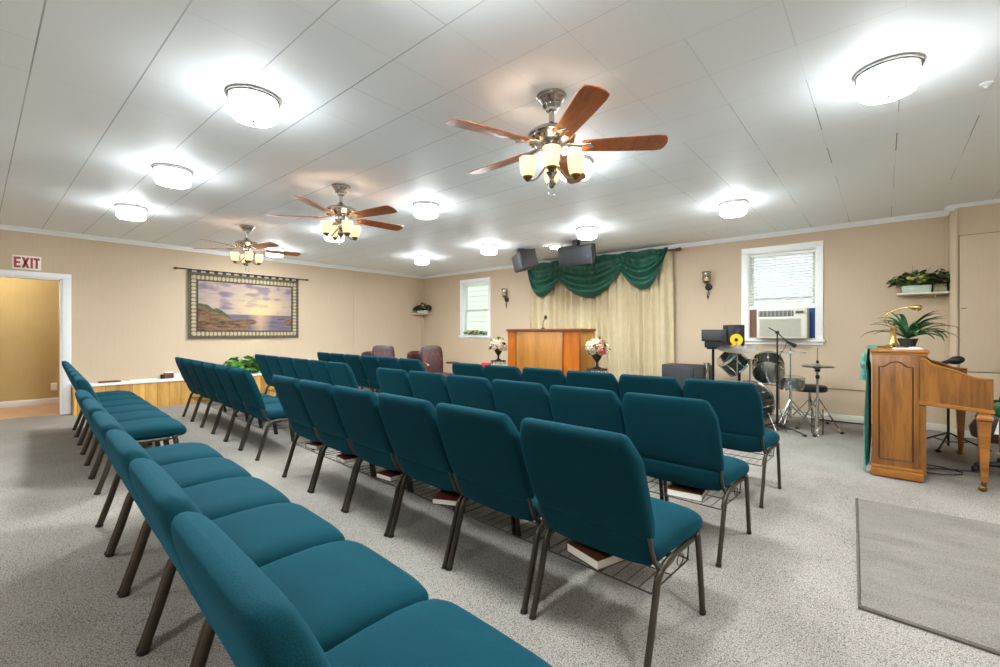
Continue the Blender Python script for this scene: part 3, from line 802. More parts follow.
def right_shelf():
    z = 1.705
    t = thing('wall_shelf', (.37, YF, z), 'narrow white wall shelf beside the closet panel', 'shelf')
    MB().box(-.235, .232, -.25, -.004, -.022, 0, .004).build('board', 'trimc', t)
    for x in (.12,): MB().prism([(-.004, -.022), (-.12, -.022), (-.004, -.06)], x - .008, x + .008, 'x').build('bracket', 'trimc', t)
    p = thing('flower_trough', (.32, YF - .17, z), 'pale green trough with ivy and yellow flowers on the white shelf', 'flowers')
    MB().bm([(-.13, -.05, 0), (.12, -.05, 0), (.12, .05, 0), (-.13, .05, 0), (-.145, -.06, .09), (.13, -.06, .09), (.13, .06, .09), (-.145, .06, .09)], [(0, 1, 2, 3), (4, 5, 6, 7), (0, 1, 5, 4), (1, 2, 6, 5), (2, 3, 7, 6), (3, 0, 4, 7)], .006).build('trough', 'terr', p)
    m = MB(); b = bush('', None, 95, .19, .08, .17, .085, .065, '', '', '', 21); m.T = Matrix.Translation((-.02, 0, .07)); m.add(b.v, b.f); m.build('foliage', 'leafd', p, rec=False)
    m = MB(); b = bush('', None, 40, .19, .08, .2, .075, .055, '', '', '', 24); m.T = Matrix.Translation((-.02, 0, .08)); m.add(b.v, b.f); m.build('ivy', 'leaf', p, rec=False)
    m = MB()
    for x0, z0, x1, z1 in ((-.05, .2, -.04, .33), (-.15, .14, -.27, .15), (.08, .2, .12, .3)): m.tube([(x0, -.03, z0), ((x0 + x1) / 2, -.05, (z0 + z1) / 2 + .01), (x1, -.05, z1)], .002, 5)
    m.build('twigs', 'leafb', p)
    for x, zz in ((-.04, .17), (.03, .18), (.02, .13), (-.08, .18), (.06, .15)):
        m = MB(); m.rose((x, -.09, zz), .032, (0, -1, .3)); m.build('blossom', 'yellow', p, rec=False)
    p = thing('flower_box', (.52, YF - .14, z), 'weathered square pot with brown leaves at the shelf end', 'flowers')
    MB().box(-.06, .06, -.05, .05, 0, .10, .005).build('pot', 'woodpot', p)
    m = MB(); b = bush('', None, 60, .10, .07, .19, .08, .065, '', '', '', 31); m.T = Matrix.Translation((0, -.0, .08)); m.add(b.v, b.f); m.build('foliage', 'leafd', p, rec=False)
    m = MB(); b = bush('', None, 45, .09, .08, .14, .07, .05, '', '', '', 32); m.T = Matrix.Translation((0, -.01, .07)); m.add(b.v, b.f); m.build('dried_leaves', 'leafb', p, rec=False)
right_shelf()
# flowers on the left window sill
t = thing('sill_flowers', (-7.37, YF + .01, 1.16), 'low garland of pink and white flowers on the left window sill', 'flowers')
m = bush('', None, 120, .36, .03, .12, .07, .05, '', '', '', 41); m.build('foliage', 'leaf', t, rec=False)
for k, (x, c) in enumerate(((-.12, 'rose'), (-.07, 'pink'), (.02, 'cream'), (.09, 'rose'), (.14, 'pink'), (-.2, 'pink'))):
    m = MB(); m.rose((x, -.03, .07 + .02 * (k % 2)), .045, (0, -1, .4)); m.build('blossom', c, t, rec=False)

# ------------------------------------------------------------------ sconces
def sconce(x, label, first=[None]):
    y = YF
    if first[0]:
        t = copy_tree(first[0]); t.location = (x, y, 1.98); t['label'] = label; return
    t = thing('wall_sconce', (x, y, 1.98), label, 'sconce', 'candle sconces on the front wall'); first[0] = t
    m = MB().at((.012, -.018, -.03), (R(90), 0, 0)); m.lathe([(.05, -.018), (.056, 0), (.05, .012), (.03, .02), (.012, .026)], 20); m.build('medallion', 'iron', t)
    m = MB(); m.tube([(0, -.03, -.07), (.02, -.05, -.10), (.025, -.035, -.14), (0, -.02, -.16), (-.012, -.03, -.14), (0, -.03, -.12)], .007, 7); m.tube([(.0, -.02, -.15), (0, -.02, -.24)], [.010, .002], 7)
    m.tube([(.01, -.04, -.03), (0, -.075, -.01), (0, -.085, .03)], .008, 7); m.sphere((0, -.02, -.19), (.018, .01, .012)); m.build('scroll_arm', 'iron', t)
    m = MB().at((0, -.085, .02)); m.lathe([(.01, 0), (.035, .008), (.055, .03), (.06, .036), (.054, .04)], 20); m.build('candle_dish', 'abrass', t)
    m = MB().at((0, -.085, .04)); m.lathe([(.05, 0), (.062, .02), (.064, .06), (.058, .10), (.064, .17), (.061, .17), (.055, .10), (.060, .05)], 20, False); m.build('glass_cup', 'cup', t)
    m = MB().at((0, -.085, .055)); m.lathe([(.032, 0), (.033, .055), (.028, .06), (.003, .058)], 16); m.build('candle', 'candle', t)
    m = MB().at((0, -.085, .04))
    for z, r_ in ((.17, .065), (.10, .061)): m.torus((0, 0, z), r_, .0035, 20, 6)
    for k in range(4): a = 2 * PI * k / 4 + .6; m.tube([(.056 * math.cos(a), .056 * math.sin(a), 0), (.065 * math.cos(a), .065 * math.sin(a), .06), (.06 * math.cos(a), .06 * math.sin(a), .1), (.066 * math.cos(a), .066 * math.sin(a), .17)], .0018, 4)
    m.build('cage', 'iron', t)
sconce(-6.39, 'dark candle wall sconce between the left window and curtain')
sconce(-2.155, 'dark candle wall sconce between the curtain and right window')

# ------------------------------------------------------------------ curtain, valance, rod
CX0, CX1 = -5.70, -2.66
t = thing('curtain_rod', ((CX0 + CX1) / 2, 7.60, 2.60), 'brass curtain rod with turned finials above the cream curtain', 'curtain rod')
MB().tube([(-1.49, 0, 0), (1.58, 0, 0)], .016, 12).build('rod', 'abrass', t)
for s_ in (-1, 1):
    m = MB().at((s_ * 1.50 if s_ < 0 else 1.58, 0, 0), (0, R(90 * s_), 0)); m.lathe([(.016, -.03), (.026, -.02), (.026, -.005), (.018, 0), (.028, .015), (.032, .035), (.024, .055), (.006, .062)], 16); m.build('finial', 'abrass', t)
    MB().tube([(s_ * 1.46, .12, 0), (s_ * 1.46, 0, 0)], .010, 8).build('bracket', 'abrass', t)
t = thing('curtain', ((CX0 + CX1) / 2, 7.62, 0), 'floor length cream pleated curtain behind the pulpit', 'curtain')
def cur(u, v):
    x = (u - .5) * (CX1 - CX0) * (1 - .02 * v)
    y = .040 * math.sin(u * 118 + 1.6 * math.sin(u * 23)) + .012 * math.sin(u * 63 + 2) + .006 * math.sin(u * 240 + v * 3)
    return Vector((x, y * (.5 + .5 * min(1, (1 - v) * 3 + .25)) + .02, .02 + v * 2.585))
MB().grid(cur, 420, 10, (0, .004, 0)).build('pleated_panel', 'curtain', t, sharp=80)
t = thing('valance', ((CX0 + CX1) / 2, 7.56, 2.62), 'dark green satin swag valance draped over the cream curtain', 'valance')
SW = [(-5.655, -4.874, 2.20, 2.262, 1.946), (-4.874, -3.577, 2.262, 2.325, 1.880), (-3.577, -2.735, 2.325, 2.50, 1.965)]
XM = (CX0 + CX1) / 2
for i, (x0, x1, za, zb, zl) in enumerate(SW):
    def sw(u, v, x0=x0, x1=x1, za=za, zb=zb, zl=zl, i=i):
        x = x0 + (x1 - x0) * u
        s_ = 2 * u - 1
        if i == 0: s_ = (u - .42) / (.58 if u > .42 else .42)
        if i == 2: s_ = (u - .5) / .5
        ends = za + (zb - za) * u
        bot = zl + (ends - zl) * abs(s_) ** 2.1
        if i == 0: bot = zl + ((2.56 if s_ < 0 else 2.262) - zl) * abs(s_) ** (2.6 if s_ < 0 else 1.9)
        if i == 2: bot = zl + ((2.325 if s_ < 0 else 2.60) - zl) * abs(s_) ** 2.0
        top = 2.648 - .022 * math.sin(u * 7 + i) ** 2
        z = top + (bot - top) * v
        sag = v - .55 * (s_ * s_) * v
        fold = .036 * math.sin(20 * v * (1 - .25 * s_ * s_) + 2.2 * s_ * s_) * min(1, v * 2.2) * (1 - .5 * abs(s_) ** 3)
        gath = .020 * math.sin(x * 46 + 2.5 * math.sin(x * 9)) * (1 - v) ** 1.2 + .012 * math.sin(x * 34 + s_ * 4) * v * (1 - v)
        y = -.045 - .045 * math.sin(PI * v) * (1 - s_ * s_) + fold + gath
        return Vector((x - XM, y, z - 2.62))
    MB().grid(sw, 90, 44, (0, .005, 0)).build('swag', 'green', t, sharp=85)

# ------------------------------------------------------------------ hanging loudspeakers
def speaker(loc, rz, pitch, label, first=[None]):
    t = thing('hanging_speaker', loc, label, 'loudspeaker', 'loudspeakers hung from the ceiling', rz)
    rot = Matrix.Rotation(pitch, 4, 'X')
    m = MB(); m.T = rot
    poly = [(-.29, -.0), (.29, -.0), (.25, .30), (-.25, .30)]
    m.prism(poly, -.15, .15, 'z', .012, 2); m.build('cabinet', 'dgrey', t)
    m = MB(); m.T = rot; m.box(-.275, .275, -.012, .002, -.135, .135, .006); gr = m.build('grille', 'sgrey', t)
    m = MB(); m.T = rot @ Matrix.Translation((.215, -.013, -.02)) @ Matrix.Rotation(R(90), 4, 'X'); m.lathe([(.001, .005), (.012, .004), (.017, 0), (.016, -.004)], 14); m.build('badge', 'badge', gr)
    m = MB(); z = H - loc[2]
    for s_ in (-1, 1):
        m.box(s_ * .305 - .006, s_ * .305 + .006, .05, .09, -.1, z - .09)
    m.box(-.311, .311, .045, .095, z - .095, z - .08); m.box(-.04, .04, .0, .14, z - .09, z - .002, .004); m.build('bracket', 'iron', t)
speaker((-3.76, 6.25, 2.445), R(8), R(12), 'grey loudspeaker hung from ceiling in front of the green valance')
speaker((-4.93, 6.25, 2.455), R(-38), R(14), 'grey loudspeaker hung from ceiling, turned toward the left block')

# ------------------------------------------------------------------ pulpit
t = thing('pulpit', (-4.19, 6.1, 0), 'wide golden oak pulpit with angled wings and dark top edge', 'pulpit')
pl = [(-4.676, 5.9), (-3.757, 5.9), (-3.507, 5.984), (-3.507, 6.44), (-4.926, 6.44), (-4.926, 5.984)]
L = lambda p: (p[0] + 4.19, p[1] - 6.1)
MB().prism([L(p) for p in pl], 0, 1.235, 'z').build('body', 'oak', t)
def grow(ps, d):
    cx, cy = sum(p[0] for p in ps) / 6, sum(p[1] for p in ps) / 6
    return [(p[0] + math.copysign(d, p[0] - cx), p[1] + math.copysign(d, p[1] - cy)) for p in ps]
MB().prism([L(p) for p in grow(pl, .02)], 1.235, 1.275, 'z', .006).build('top', 'oakd', t)
MB().prism([L(p) for p in grow(pl, .012)], 0, .09, 'z', .006).build('plinth', 'oak', t)
MB().box(-.485, .432, -.207, -.2, .10, 1.225, .003).build('front_panel', 'oakp', t)
MB().box(.683, .690, -.10, .33, .10, 1.225, .003).build('side_panel', 'oakp', t)
for p in ((-4.676, 5.9), (-3.757, 5.9), (-3.507, 5.984)):
    x, y = L(p); MB().box(x - .012, x + .012, y - .012, y + .012, .09, 1.235, .004).build('edge_moulding', 'oakd', t)
t = thing('pulpit_microphone', (-4.27, 6.1, 1.275), 'black gooseneck microphone standing on the pulpit', 'microphone')
MB().lathe([(.03, 0), (.03, .012), (.012, .02)], 16).build('base', 'black', t)
MB().tube([(0, 0, .01), (0, 0, .08), (.01, -.01, .12), (.04, -.02, .15), (.06, -.03, .17)], .006, 8).build('gooseneck', 'blackm', t)
m = MB(); m.sphere((.075, -.035, .19), (.026, .026, .034)); m.build('windscreen', 'black', t)

def urn(loc, label, slab, seed, pal):
    s_ = thing('plant_stand', (loc[0], loc[1], 0), slab, 'stand', 'white metal flower stands')
    m = MB().at((0, 0, loc[2] - .02)); m.lathe([(.02, -.0), (.15, 0), (.155, .008), (.15, .018), (.02, .02)], 24); m.build('table_top', 'iron', s_)
    for k in range(3):
        a = 2 * PI * k / 3 + .4; c, d = math.cos(a), math.sin(a)
        MB().tube([(.13 * c, .13 * d, loc[2] - .02), (.08 * c, .08 * d, loc[2] * .6), (.10 * c, .10 * d, loc[2] * .3), (.17 * c, .17 * d, .0)], .008, 6).build('leg', 'trim', s_)
    m = MB(); 
    for k in range(10):
        a = 2 * PI * k / 10; m.torus((.14 * math.cos(a), .14 * math.sin(a), loc[2] - .05), .022, .004, 10, 5, 'y')
    m.build('scroll_band', 'iron', s_)
    t = thing('flower_urn', loc, label, 'flowers', 'flower urns beside the pulpit')
    m = MB(); m.lathe([(.055, 0), (.06, .012), (.03, .03), (.016, .05), (.028, .065), (.016, .085), (.03, .11), (.06, .15), (.08, .20), (.084, .235), (.09, .24), (.075, .238)], 20); m.build('urn', 'iron', t)
    r = random.Random(seed); m = MB()
    for k in range(60):
        a = r.uniform(0, 2 * PI); e = r.uniform(-.25, 1.2); d = Vector((math.cos(a) * math.cos(e), math.sin(a) * math.cos(e), math.sin(e)))
        m.leaf(Vector((0, 0, .28)) + d * .08, d, r.uniform(.07, .14), .06, .3, .1, r.uniform(-1, 1))
    m.build('foliage', 'leafd', t, rec=False)
    m = MB()
    for k in range(30):
        a = r.uniform(0, 2 * PI); e = r.uniform(.0, 1.3); d = Vector((math.cos(a) * math.cos(e), math.sin(a) * math.cos(e), math.sin(e)))
        m.leaf(Vector((0, 0, .30)) + d * .1, d, r.uniform(.06, .13), .045, .2, .1, r.uniform(-1, 1))
    m.build('sprigs', 'leaf', t, rec=False)
    for k in range(18):
        a = -PI / 2 + k * 2.4 + r.uniform(-.2, .2); e = (-.1, .45, .95)[k % 3]; d = Vector((math.cos(a) * math.cos(e), math.sin(a) * math.cos(e), math.sin(e)))
        m = MB(); m.rose(Vector((0, 0, .28)) + d * .135, r.uniform(.085, .115), d); m.build('blossom', pal[k % len(pal)], t, rec=False)
urn((-3.2, 5.95, .685), 'dark urn of pink and cream roses right of the pulpit', 'white metal stand under the right flower urn', 5, ['pink', 'cream', 'pink', 'rose'])
urn((-5.93, 6.9, .655), 'dark urn of pale blush flowers left of the pulpit', 'white metal stand under the left flower urn', 9, ['pink', 'cream', 'pink'])
t = thing('red_box', (-4.54, 5.0, 0), 'red cloth topped pedestal glimpsed between front row chair backs', 'pedestal')
MB().lathe([(.12, 0), (.12, .02), (.03, .05), (.03, .66), (.09, .70)], 20).build('pedestal_base', 'mahogw', t); MB().box(-.055, .055, -.055, .055, .70, .765, .012).build('cloth_top', 'redcl', t)

# ------------------------------------------------------------------ oxblood arm chairs by the corner
def tufted(loc, rz, label, low=False):
    t = thing('leather_armchair', loc, label, 'armchair', 'oxblood leather armchairs in the front corner', rz)
    # local: faces +x
    Ht = .86 if low else .98
    if not low:
        zs = [.44, .46, .52, .65, .8, .9, .95, .975, .98]; w = [.17, .19, .20, .21, .215, .21, .19, .14, .08]; th = [.03, .05, .055, .055, .05, .045, .04, .028, .008]
        m = MB(); m.loft([[(p[1], p[0], p[2]) for p in sring(a, b, 0, -.20 - (z - .44) * .18, z, 4.5, 3, 'xy', 28)] for z, a, b in zip(zs, w, th)]); m.build('backrest', 'mahog', t, sharp=75)
        m = MB()
        for r_ in range(4):
            for c in range(4 + r_ % 2):
                z = .56 + r_ * .095; y = (c - (3 + r_ % 2) / 2) * .098; x = -.20 - (z - .44) * .18 + .048
                m.sphere((x, y, z), (.008, .011, .011), 8, 5)
                for dy in (-.049, .049):
                    if abs(y + dy) < .19 and r_ < 3: m.tube([(x - .002, y, z), (x - .016, y + dy, z + .095)], .004, 5)
        m.build('tufting', 'tuftsheen', t)
        for s_ in (-1, 1):
            m = MB().tube([(-.2, s_ * .27, .66), (.0, s_ * .30, .67), (.2, s_ * .31, .665), (.26, s_ * .30, .64)], [.02, .024, .026, .02], 10); m.build('armrest', 'mahogw', t)
            MB().tube([(.2, s_ * .30, .65), (.17, s_ * .28, .52), (.22, s_ * .27, .42)], .018, 8).build('arm_post', 'mahogw', t)
    else:
        def fn(u, v):
            a = PI / 2 + (u * 1.0) * PI; r_ = .30
            return Vector((.02 + r_ * math.cos(a) * 1.0, r_ * math.sin(a), .60 + v * (.26 - .10 * abs(2 * u - 1) ** 3)))
        m = MB()
        m.loft([[(Vector((.05, 0, 0)) + Vector((math.cos(a), math.sin(a), 0)) * (.30 + .035 * math.cos(b)) + Vector((0, 0, .72 + (.12 - .05 * abs(2 * k / 20 - 1) ** 2) * math.sin(b)))) for b in [2 * PI * q / 12 for q in range(12)]] for k, a in [(k, PI / 2 + PI * k / 20) for k in range(21)]])
        m.build('barrel_back', 'mahog', t, sharp=75)
        for k in range(7):
            a = PI / 2 + PI * (k + .5) / 7; MB().tube([(.05 + .29 * math.cos(a), .29 * math.sin(a), .44), (.05 + .30 * math.cos(a), .30 * math.sin(a), .66)], .012, 6).build('spindle', 'mahogw', t)
    m = MB(); m.loft([sring(.27 * k, h, 0.02, 0, z, 4, 4, 'xy', 28) for k, h, z in ((.9, .24, .40), (1, .27, .42), (1.02, .275, .45), (.99, .265, .475), (.9, .24, .49), (.5, .14, .497))]); m.build('seat', 'mahog', t, sharp=75)
    for sx in (-1, 1):
        for sy in (-1, 1): MB().tube([(sx * .2, sy * .2, .42), (sx * .22, sy * .23, 0)], [.024, .016], 8).build('leg', 'mahogw', t)
    MB().box(-.21, .22, -.23, .23, .36, .41, .01).build('seat_rail', 'mahogw', t)
tufted((-6.0, 5.35, 0), R(-15), 'tufted oxblood leather armchair nearest the pulpit, arm showing')
tufted((-6.91, 4.95, 0), R(-15), 'tufted oxblood leather armchair behind the left block front row')
tufted((-7.65, 5.2, 0), R(-10), 'low barrel back leather chair, leftmost in the corner group', True)
tufted((-7.1, 5.9, 0), R(-10), 'low barrel back leather chair between the two tufted armchairs', True)

# ------------------------------------------------------------------ window air conditioner
t = thing('air_conditioner', (-1.10, YF, 1.13), 'cream window air conditioner under the right blind', 'air conditioner')
MB().box(-.325, .295, -.20, .10, 0, .43, .012).build('case', 'ac', t)
m = MB()
for k in range(26): m.box(-.285, .225, -.206, -.2, .03 + k * .0098, .035 + k * .0098)
m.build('intake_grille', 'acg', t)
MB().box(-.30, .14, -.205, -.19, .315, .40, .004).build('air_outlet', 'acd', t)
m = MB()
for k in range(9): m.box(-.29 + k * .05, -.286 + k * .05, -.209, -.2, .318, .397)
m.build('louvre', 'ac', t)
MB().box(.15, .275, -.206, -.19, .345, .40, .003).build('control_panel', 'acg', t); MB().box(.165, .255, -.208, -.2, .36, .385).build('display', 'black', t)
tag(MB().box(W2[0] + .02, -1.43, YF + .015, YF + .05, 1.136, 1.56, .003).build('filler_board', 'brownp', off=(-1.5, YF + .03, 1.136)), 'brown filler board left of the air conditioner', 'board')
tag(MB().box(-.800, W2[1] - .017, YF + .015, YF + .05, 1.136, 1.57, .003).build('filler_board', 'bluep', off=(-.75, YF + .03, 1.136)), 'blue filler board right of the air conditioner', 'board')
struct(MB().box(W2[0] + .015, W2[1] - .015, YF + .0, YF + .06, 1.563, 1.60, .003), 'window_3', 'white')

# ------------------------------------------------------------------ bass amp, drum kit, monitors
t = thing('amplifier_cabinet', (-2.3, 7.15, 0), 'dark grey amplifier cabinet against the wall by the curtain', 'amplifier')
MB().box(-.33, .31, -.18, .2, 0, .72, .01).build('cabinet', 'dgrey', t); MB().box(-.30, .15, -.19, -.17, .05, .68, .006).build('grille', 'sgrey', t); MB().box(.17, .30, -.19, -.17, .05, .70, .004).build('side_panel', 'black', t)

def hoopdrum(t, r, h, T, shell='drumsh', topm='white', botm='head', lugs=8):
    m = MB(); m.T = T; m.lathe([(r, 0), (r, h)], 40, False); m.build('shell', shell, t)
    for z, mm, nm in ((h + .004, topm, 'batter_head'), (-.004, botm, 'resonant_head')):
        m = MB(); m.T = T; m.lathe([(.002, z + (.004 if z > 0 else -.004)), (r - .004, z)], 40, False); m.build(nm, mm, t)
    for z in (0, h):
        m = MB(); m.T = T; m.lathe([(r + .001, z - .014), (r + .011, z - .014), (r + .011, z + .014), (r + .001, z + .016)], 40); m.build('hoop', 'chrome', t)
    for k in range(lugs):
        m = MB(); m.T = T @ Matrix.Rotation(2 * PI * k / lugs, 4, 'Z'); m.tube([(r + .012, 0, -.005), (r + .012, 0, h + .005)], .0035, 6)
        m.box(r - .002, r + .0155, -.012, .012, h * .5 - .03, h * .5 + .03, .006); m.build('lug', 'chrome', t)
def stand_legs(t, z, rad, mt='chrome', n=3, a0=.3, cap='cap', r=.009, name='leg'):
    for k in range(n):
        a = a0 + 2 * PI * k / n; c, d = math.cos(a), math.sin(a)
        m = MB(); m.tube([(.012 * c, .012 * d, z), (rad * .93 * c, rad * .93 * d, .03), (rad * c, rad * d, .014)], r, 7)
        m.tube([(.012 * c, .012 * d, z * .45), (rad * .5 * c, rad * .5 * d, z * .5)], r * .7, 6)
        lg = m.build(name, mt, t)
        MB().sphere((rad * c, rad * d, .016), (.024, .024, .016), 8, 6).build('rubber_foot', cap, lg)
def cymbal(T, r, t, nm='cymbal'):
    m = MB(); m.T = T; m.lathe([(.008, .03), (.03, .026), (.045, .012), (.06, .008), (r * .6, .0), (r, -.012), (r, -.014), (r * .6, -.003), (.06, .005), (.04, .009), (.008, .026)], 40); return m.build(nm, 'cymbal', t)
# bass drum
t = thing('bass_drum', (-1.33, 6.5, 0), 'black bass drum mostly hidden behind the front row chairs', 'drum', 'drum kit')
T = Matrix.Translation((0, -.02, .295)) @ Matrix.Rotation(R(-12), 4, 'Z') @ Matrix.Rotation(R(90), 4, 'X')
hoopdrum(t, .28, .38, Matrix.Translation((0, .2, 0)) @ T, topm='headd', botm='headd', lugs=10)
for s_ in (-1, 1): MB().tube([(s_ * .24, -.05, .20), (s_ * .34, -.15, .01)], .010, 7).build('spur', 'chrome', t)
MB().tube([(.02, .03, .55), (.02, .03, .86)], .013, 8).build('tom_post', 'chrome', t)
# hanging toms
t = thing('rack_tom', (-1.12, 6.58, 0), 'black rack tom with clear lower head beside the microphone stand', 'drum', 'drum kit')
hoopdrum(t, .165, .21, Matrix.Translation((.01, -.03, .70)) @ Matrix.Rotation(R(10), 4, 'Z') @ Matrix.Rotation(R(-52), 4, 'X'))
MB().tube([(-.19, -.02, .86), (-.08, .05, .88), (-.05, .0, .8)], .012, 8).build('tom_arm', 'chrome', t)
t = thing('rack_tom', (-1.52, 6.55, 0), 'black rack tom tilted steeply, left of the drum kit', 'drum', 'drum kit')
hoopdrum(t, .15, .20, Matrix.Translation((.07, -.0, .76)) @ Matrix.Rotation(R(40), 4, 'Z') @ Matrix.Rotation(R(-48), 4, 'Y'))
MB().tube([(.21, -.02, .86), (.15, .02, .88), (.08, .0, .82)], .012, 8).build('tom_arm', 'chrome', t)
# snare on stand
t = thing('snare_drum', (-.91, 6.88, 0), 'chrome snare drum on stand in front of the drum stool', 'drum', 'drum kit')
hoopdrum(t, .14, .13, Matrix.Translation((0, 0, .50)) @ Matrix.Rotation(R(4), 4, 'X'), shell='snaresh')
MB().tube([(0, 0, .22), (0, 0, .47)], .012, 8).build('post', 'chrome', t); stand_legs(t, .26, .24)
# cymbals on stands
def cym_stand(loc, h, r, tilt, label, extra=None, cx=(0, 0)):
    t = thing('cymbal_stand', loc, label, 'cymbal', 'drum kit')
    MB().tube([(0, 0, .12), (0, 0, h * .55)], .014, 10).build('lower_tube', 'chrome', t); MB().tube([(0, 0, h * .5), (0, 0, h - .02)], .009, 8).build('upper_tube', 'chrome', t)
    m = MB(); m.tube([(0, 0, h - .02), (0, 0, h + .06)], .005, 6); m.sphere((0, 0, h * .55), (.022, .022, .02)); m.sphere((0, 0, h + .045), (.012, .012, .012)); m.build('wing_nut', 'chrome', t)
    cymbal(Matrix.Translation((0, 0, h)) @ Matrix.Rotation(tilt, 4, 'X') @ Matrix.Rotation(tilt * .4, 4, 'Y'), r, t)
    stand_legs(t, .36, .29, a0=.1); return t
cym_stand((-1.43, 6.38, 0), 1.015, .23, R(11), 'large cymbal on a stand in front of the studio monitor')
cym_stand((-.89, 6.7, 0), .975, .17, R(2), 'small cymbal on a chrome stand beside the microphone boom')
t = thing('hi_hat', (-.60, 6.6, 0), 'hi-hat cymbal pair on a pedal stand, rightmost of drum kit', 'cymbal', 'drum kit')
MB().tube([(0, 0, .08), (0, 0, .78)], .014, 10).build('lower_tube', 'chrome', t); MB().tube([(0, 0, .7), (0, 0, 1.03)], .004, 6).build('pull_rod', 'chrome', t)
m = MB(); m.sphere((0, 0, .86), (.018, .018, .02)); m.sphere((0, 0, .755), (.03, .03, .02)); m.sphere((0, 0, .68), (.024, .024, .03)); m.build('clutch', 'blackm', t)
cymbal(Matrix.Translation((0, 0, .81)), .17, t, 'top_cymbal'); cymbal(Matrix.Translation((0, 0, .80)) @ Matrix.Rotation(PI, 4, 'X'), .17, t, 'bottom_cymbal')
stand_legs(t, .42, .26, a0=.5)
m = MB(); m.box(-.04, .04, -.20, .06, .0, .014, .004); m.T = Matrix.Rotation(R(14), 4, 'X'); m.box(-.035, .035, -.19, .05, .055, .07, .004); m.build('foot_pedal', 'chrome', t)
MB().box(-.06, -.05, -.02, .0, .0, .30).build('pedal_frame', 'blackm', t); MB().box(.05, .06, -.02, .0, .0, .30).build('pedal_frame', 'blackm', t)
t = thing('drum_stool', (-.73, 7.12, 0), 'round black padded drum stool behind the hi-hat', 'stool')
m = MB(); m.lathe([(.05, .44), (.17, .445), (.19, .46), (.193, .49), (.185, .515), (.165, .525), (.01, .53)], 32); m.build('seat', 'black', t)
MB().tube([(0, 0, .2), (0, 0, .45)], .018, 10).build('post', 'chrome', t); stand_legs(t, .34, .27, a0=.9)
# microphone boom
t = thing('microphone_stand', (-.99, 6.42, 0), 'black boom microphone stand in front of the drum kit', 'microphone stand')
MB().tube([(0, 0, .06), (0, 0, .62)], .013, 10).build('lower_tube', 'blackm', t); MB().tube([(0, 0, .6), (0, 0, 1.21)], .009, 8).build('upper_tube', 'blackm', t)
d = Vector((.15, .10, -.09)); d2 = Vector((.76, .65, 0))
MB().tube([Vector((0, 0, 1.215)) - d2 * .105 + Vector((0, 0, .06)), Vector((0, 0, 1.215)), Vector((0, 0, 1.10)) + d2 * .12], .007, 8).build('boom_arm', 'blackm', t)
m = MB(); m.sphere((0, 0, 1.215), .024); m.sphere((0, 0, .61), .022); m.build('clutch', 'black', t)
e = Vector((0, 0, 1.10)) + d2 * .12
m = MB(); m.tube([e, e + d2 * .04 + Vector((0, 0, -.02)), e + d2 * .08 + Vector((0, 0, -.04))], [.012, .016, .022], 10); m.sphere(e + d2 * .09 + Vector((0, 0, -.045)), .027); m.build('microphone', 'black', t)
stand_legs(t, .10, .33, 'blackm', 3, -.45, 'cap', .009)
m = MB(); m.tube([e + Vector((0, 0, -.01)), e - d2 * .03 + Vector((0, 0, -.08)), Vector((.03, .01, .95)), Vector((.018, 0, .7)), Vector((.02, 0, .3)), Vector((.1, -.02, .012))], .004, 6); m.build('cable', 'black', t)
# keyboard style stand with monitors
t = thing('monitor_stand', (-1.66, 6.72, 0), 'black metal stand carrying the two monitor speakers', 'stand')
MB().box(-.20, .24, -.13, .13, .985, 1.01, .004).build('shelf', 'black', t)
for x in (-.15, .18):
    MB().tube([(x, .0, .03), (x, 0, .99)], .018, 8).build('post', 'blackm', t); MB().box(x - .02, x + .02, -.2, .2, 0, .03, .004).build('foot', 'blackm', t)
t = thing('studio_monitor', (-1.57, 6.82, 1.01), 'black studio monitor with a yellow speaker cone', 'loudspeaker', None, R(28))
MB().box(-.105, .105, -.12, .14, 0, .31, .008).build('cabinet', 'black', t)
m = MB(); m.T = Matrix.Translation((0, -.121, .105)) @ Matrix.Rotation(R(90), 4, 'X'); m.lathe([(.082, 0), (.08, .006), (.07, .004), (.035, -.02), (.03, -.015)], 28); m.build('cone', 'cone', t)
m = MB(); m.T = Matrix.Translation((0, -.121, .105)) @ Matrix.Rotation(R(90), 4, 'X'); m.lathe([(.035, -.018), (.025, .0), (.002, .008)], 20); m.build('dust_cap', 'black', t)
m = MB(); m.T = Matrix.Translation((0, -.121, .24)) @ Matrix.Rotation(R(90), 4, 'X'); m.lathe([(.045, 0), (.04, .005), (.015, -.004), (.002, .002)], 24); m.build('tweeter', 'dgrey', t)
t = thing('studio_monitor', (-1.76, 6.60, 1.095), 'black speaker box lying on its side, left of the yellow cone', 'loudspeaker', None, R(10))
MB().box(-.155, .155, -.09, .09, 0, .16, .008).build('cabinet', 'black', t); MB().box(-.14, .09, -.094, -.085, .012, .148, .004).build('grille', 'dgrey', t)
MB().box(-.12, .12, -.06, .06, -.085, 0, .004).build('riser', 'black', t)
t = thing('horn_stand', (-1.925, 6.85, 0), 'short chrome tube stand with flared top by the amplifier', 'stand')
m = MB(); m.lathe([(.02, .2), (.022, .60), (.018, .62), (.018, .70), (.024, .73), (.05, .77), (.052, .78), (.03, .775)], 18); m.build('tube', 'chrome', t); stand_legs(t, .3, .1)

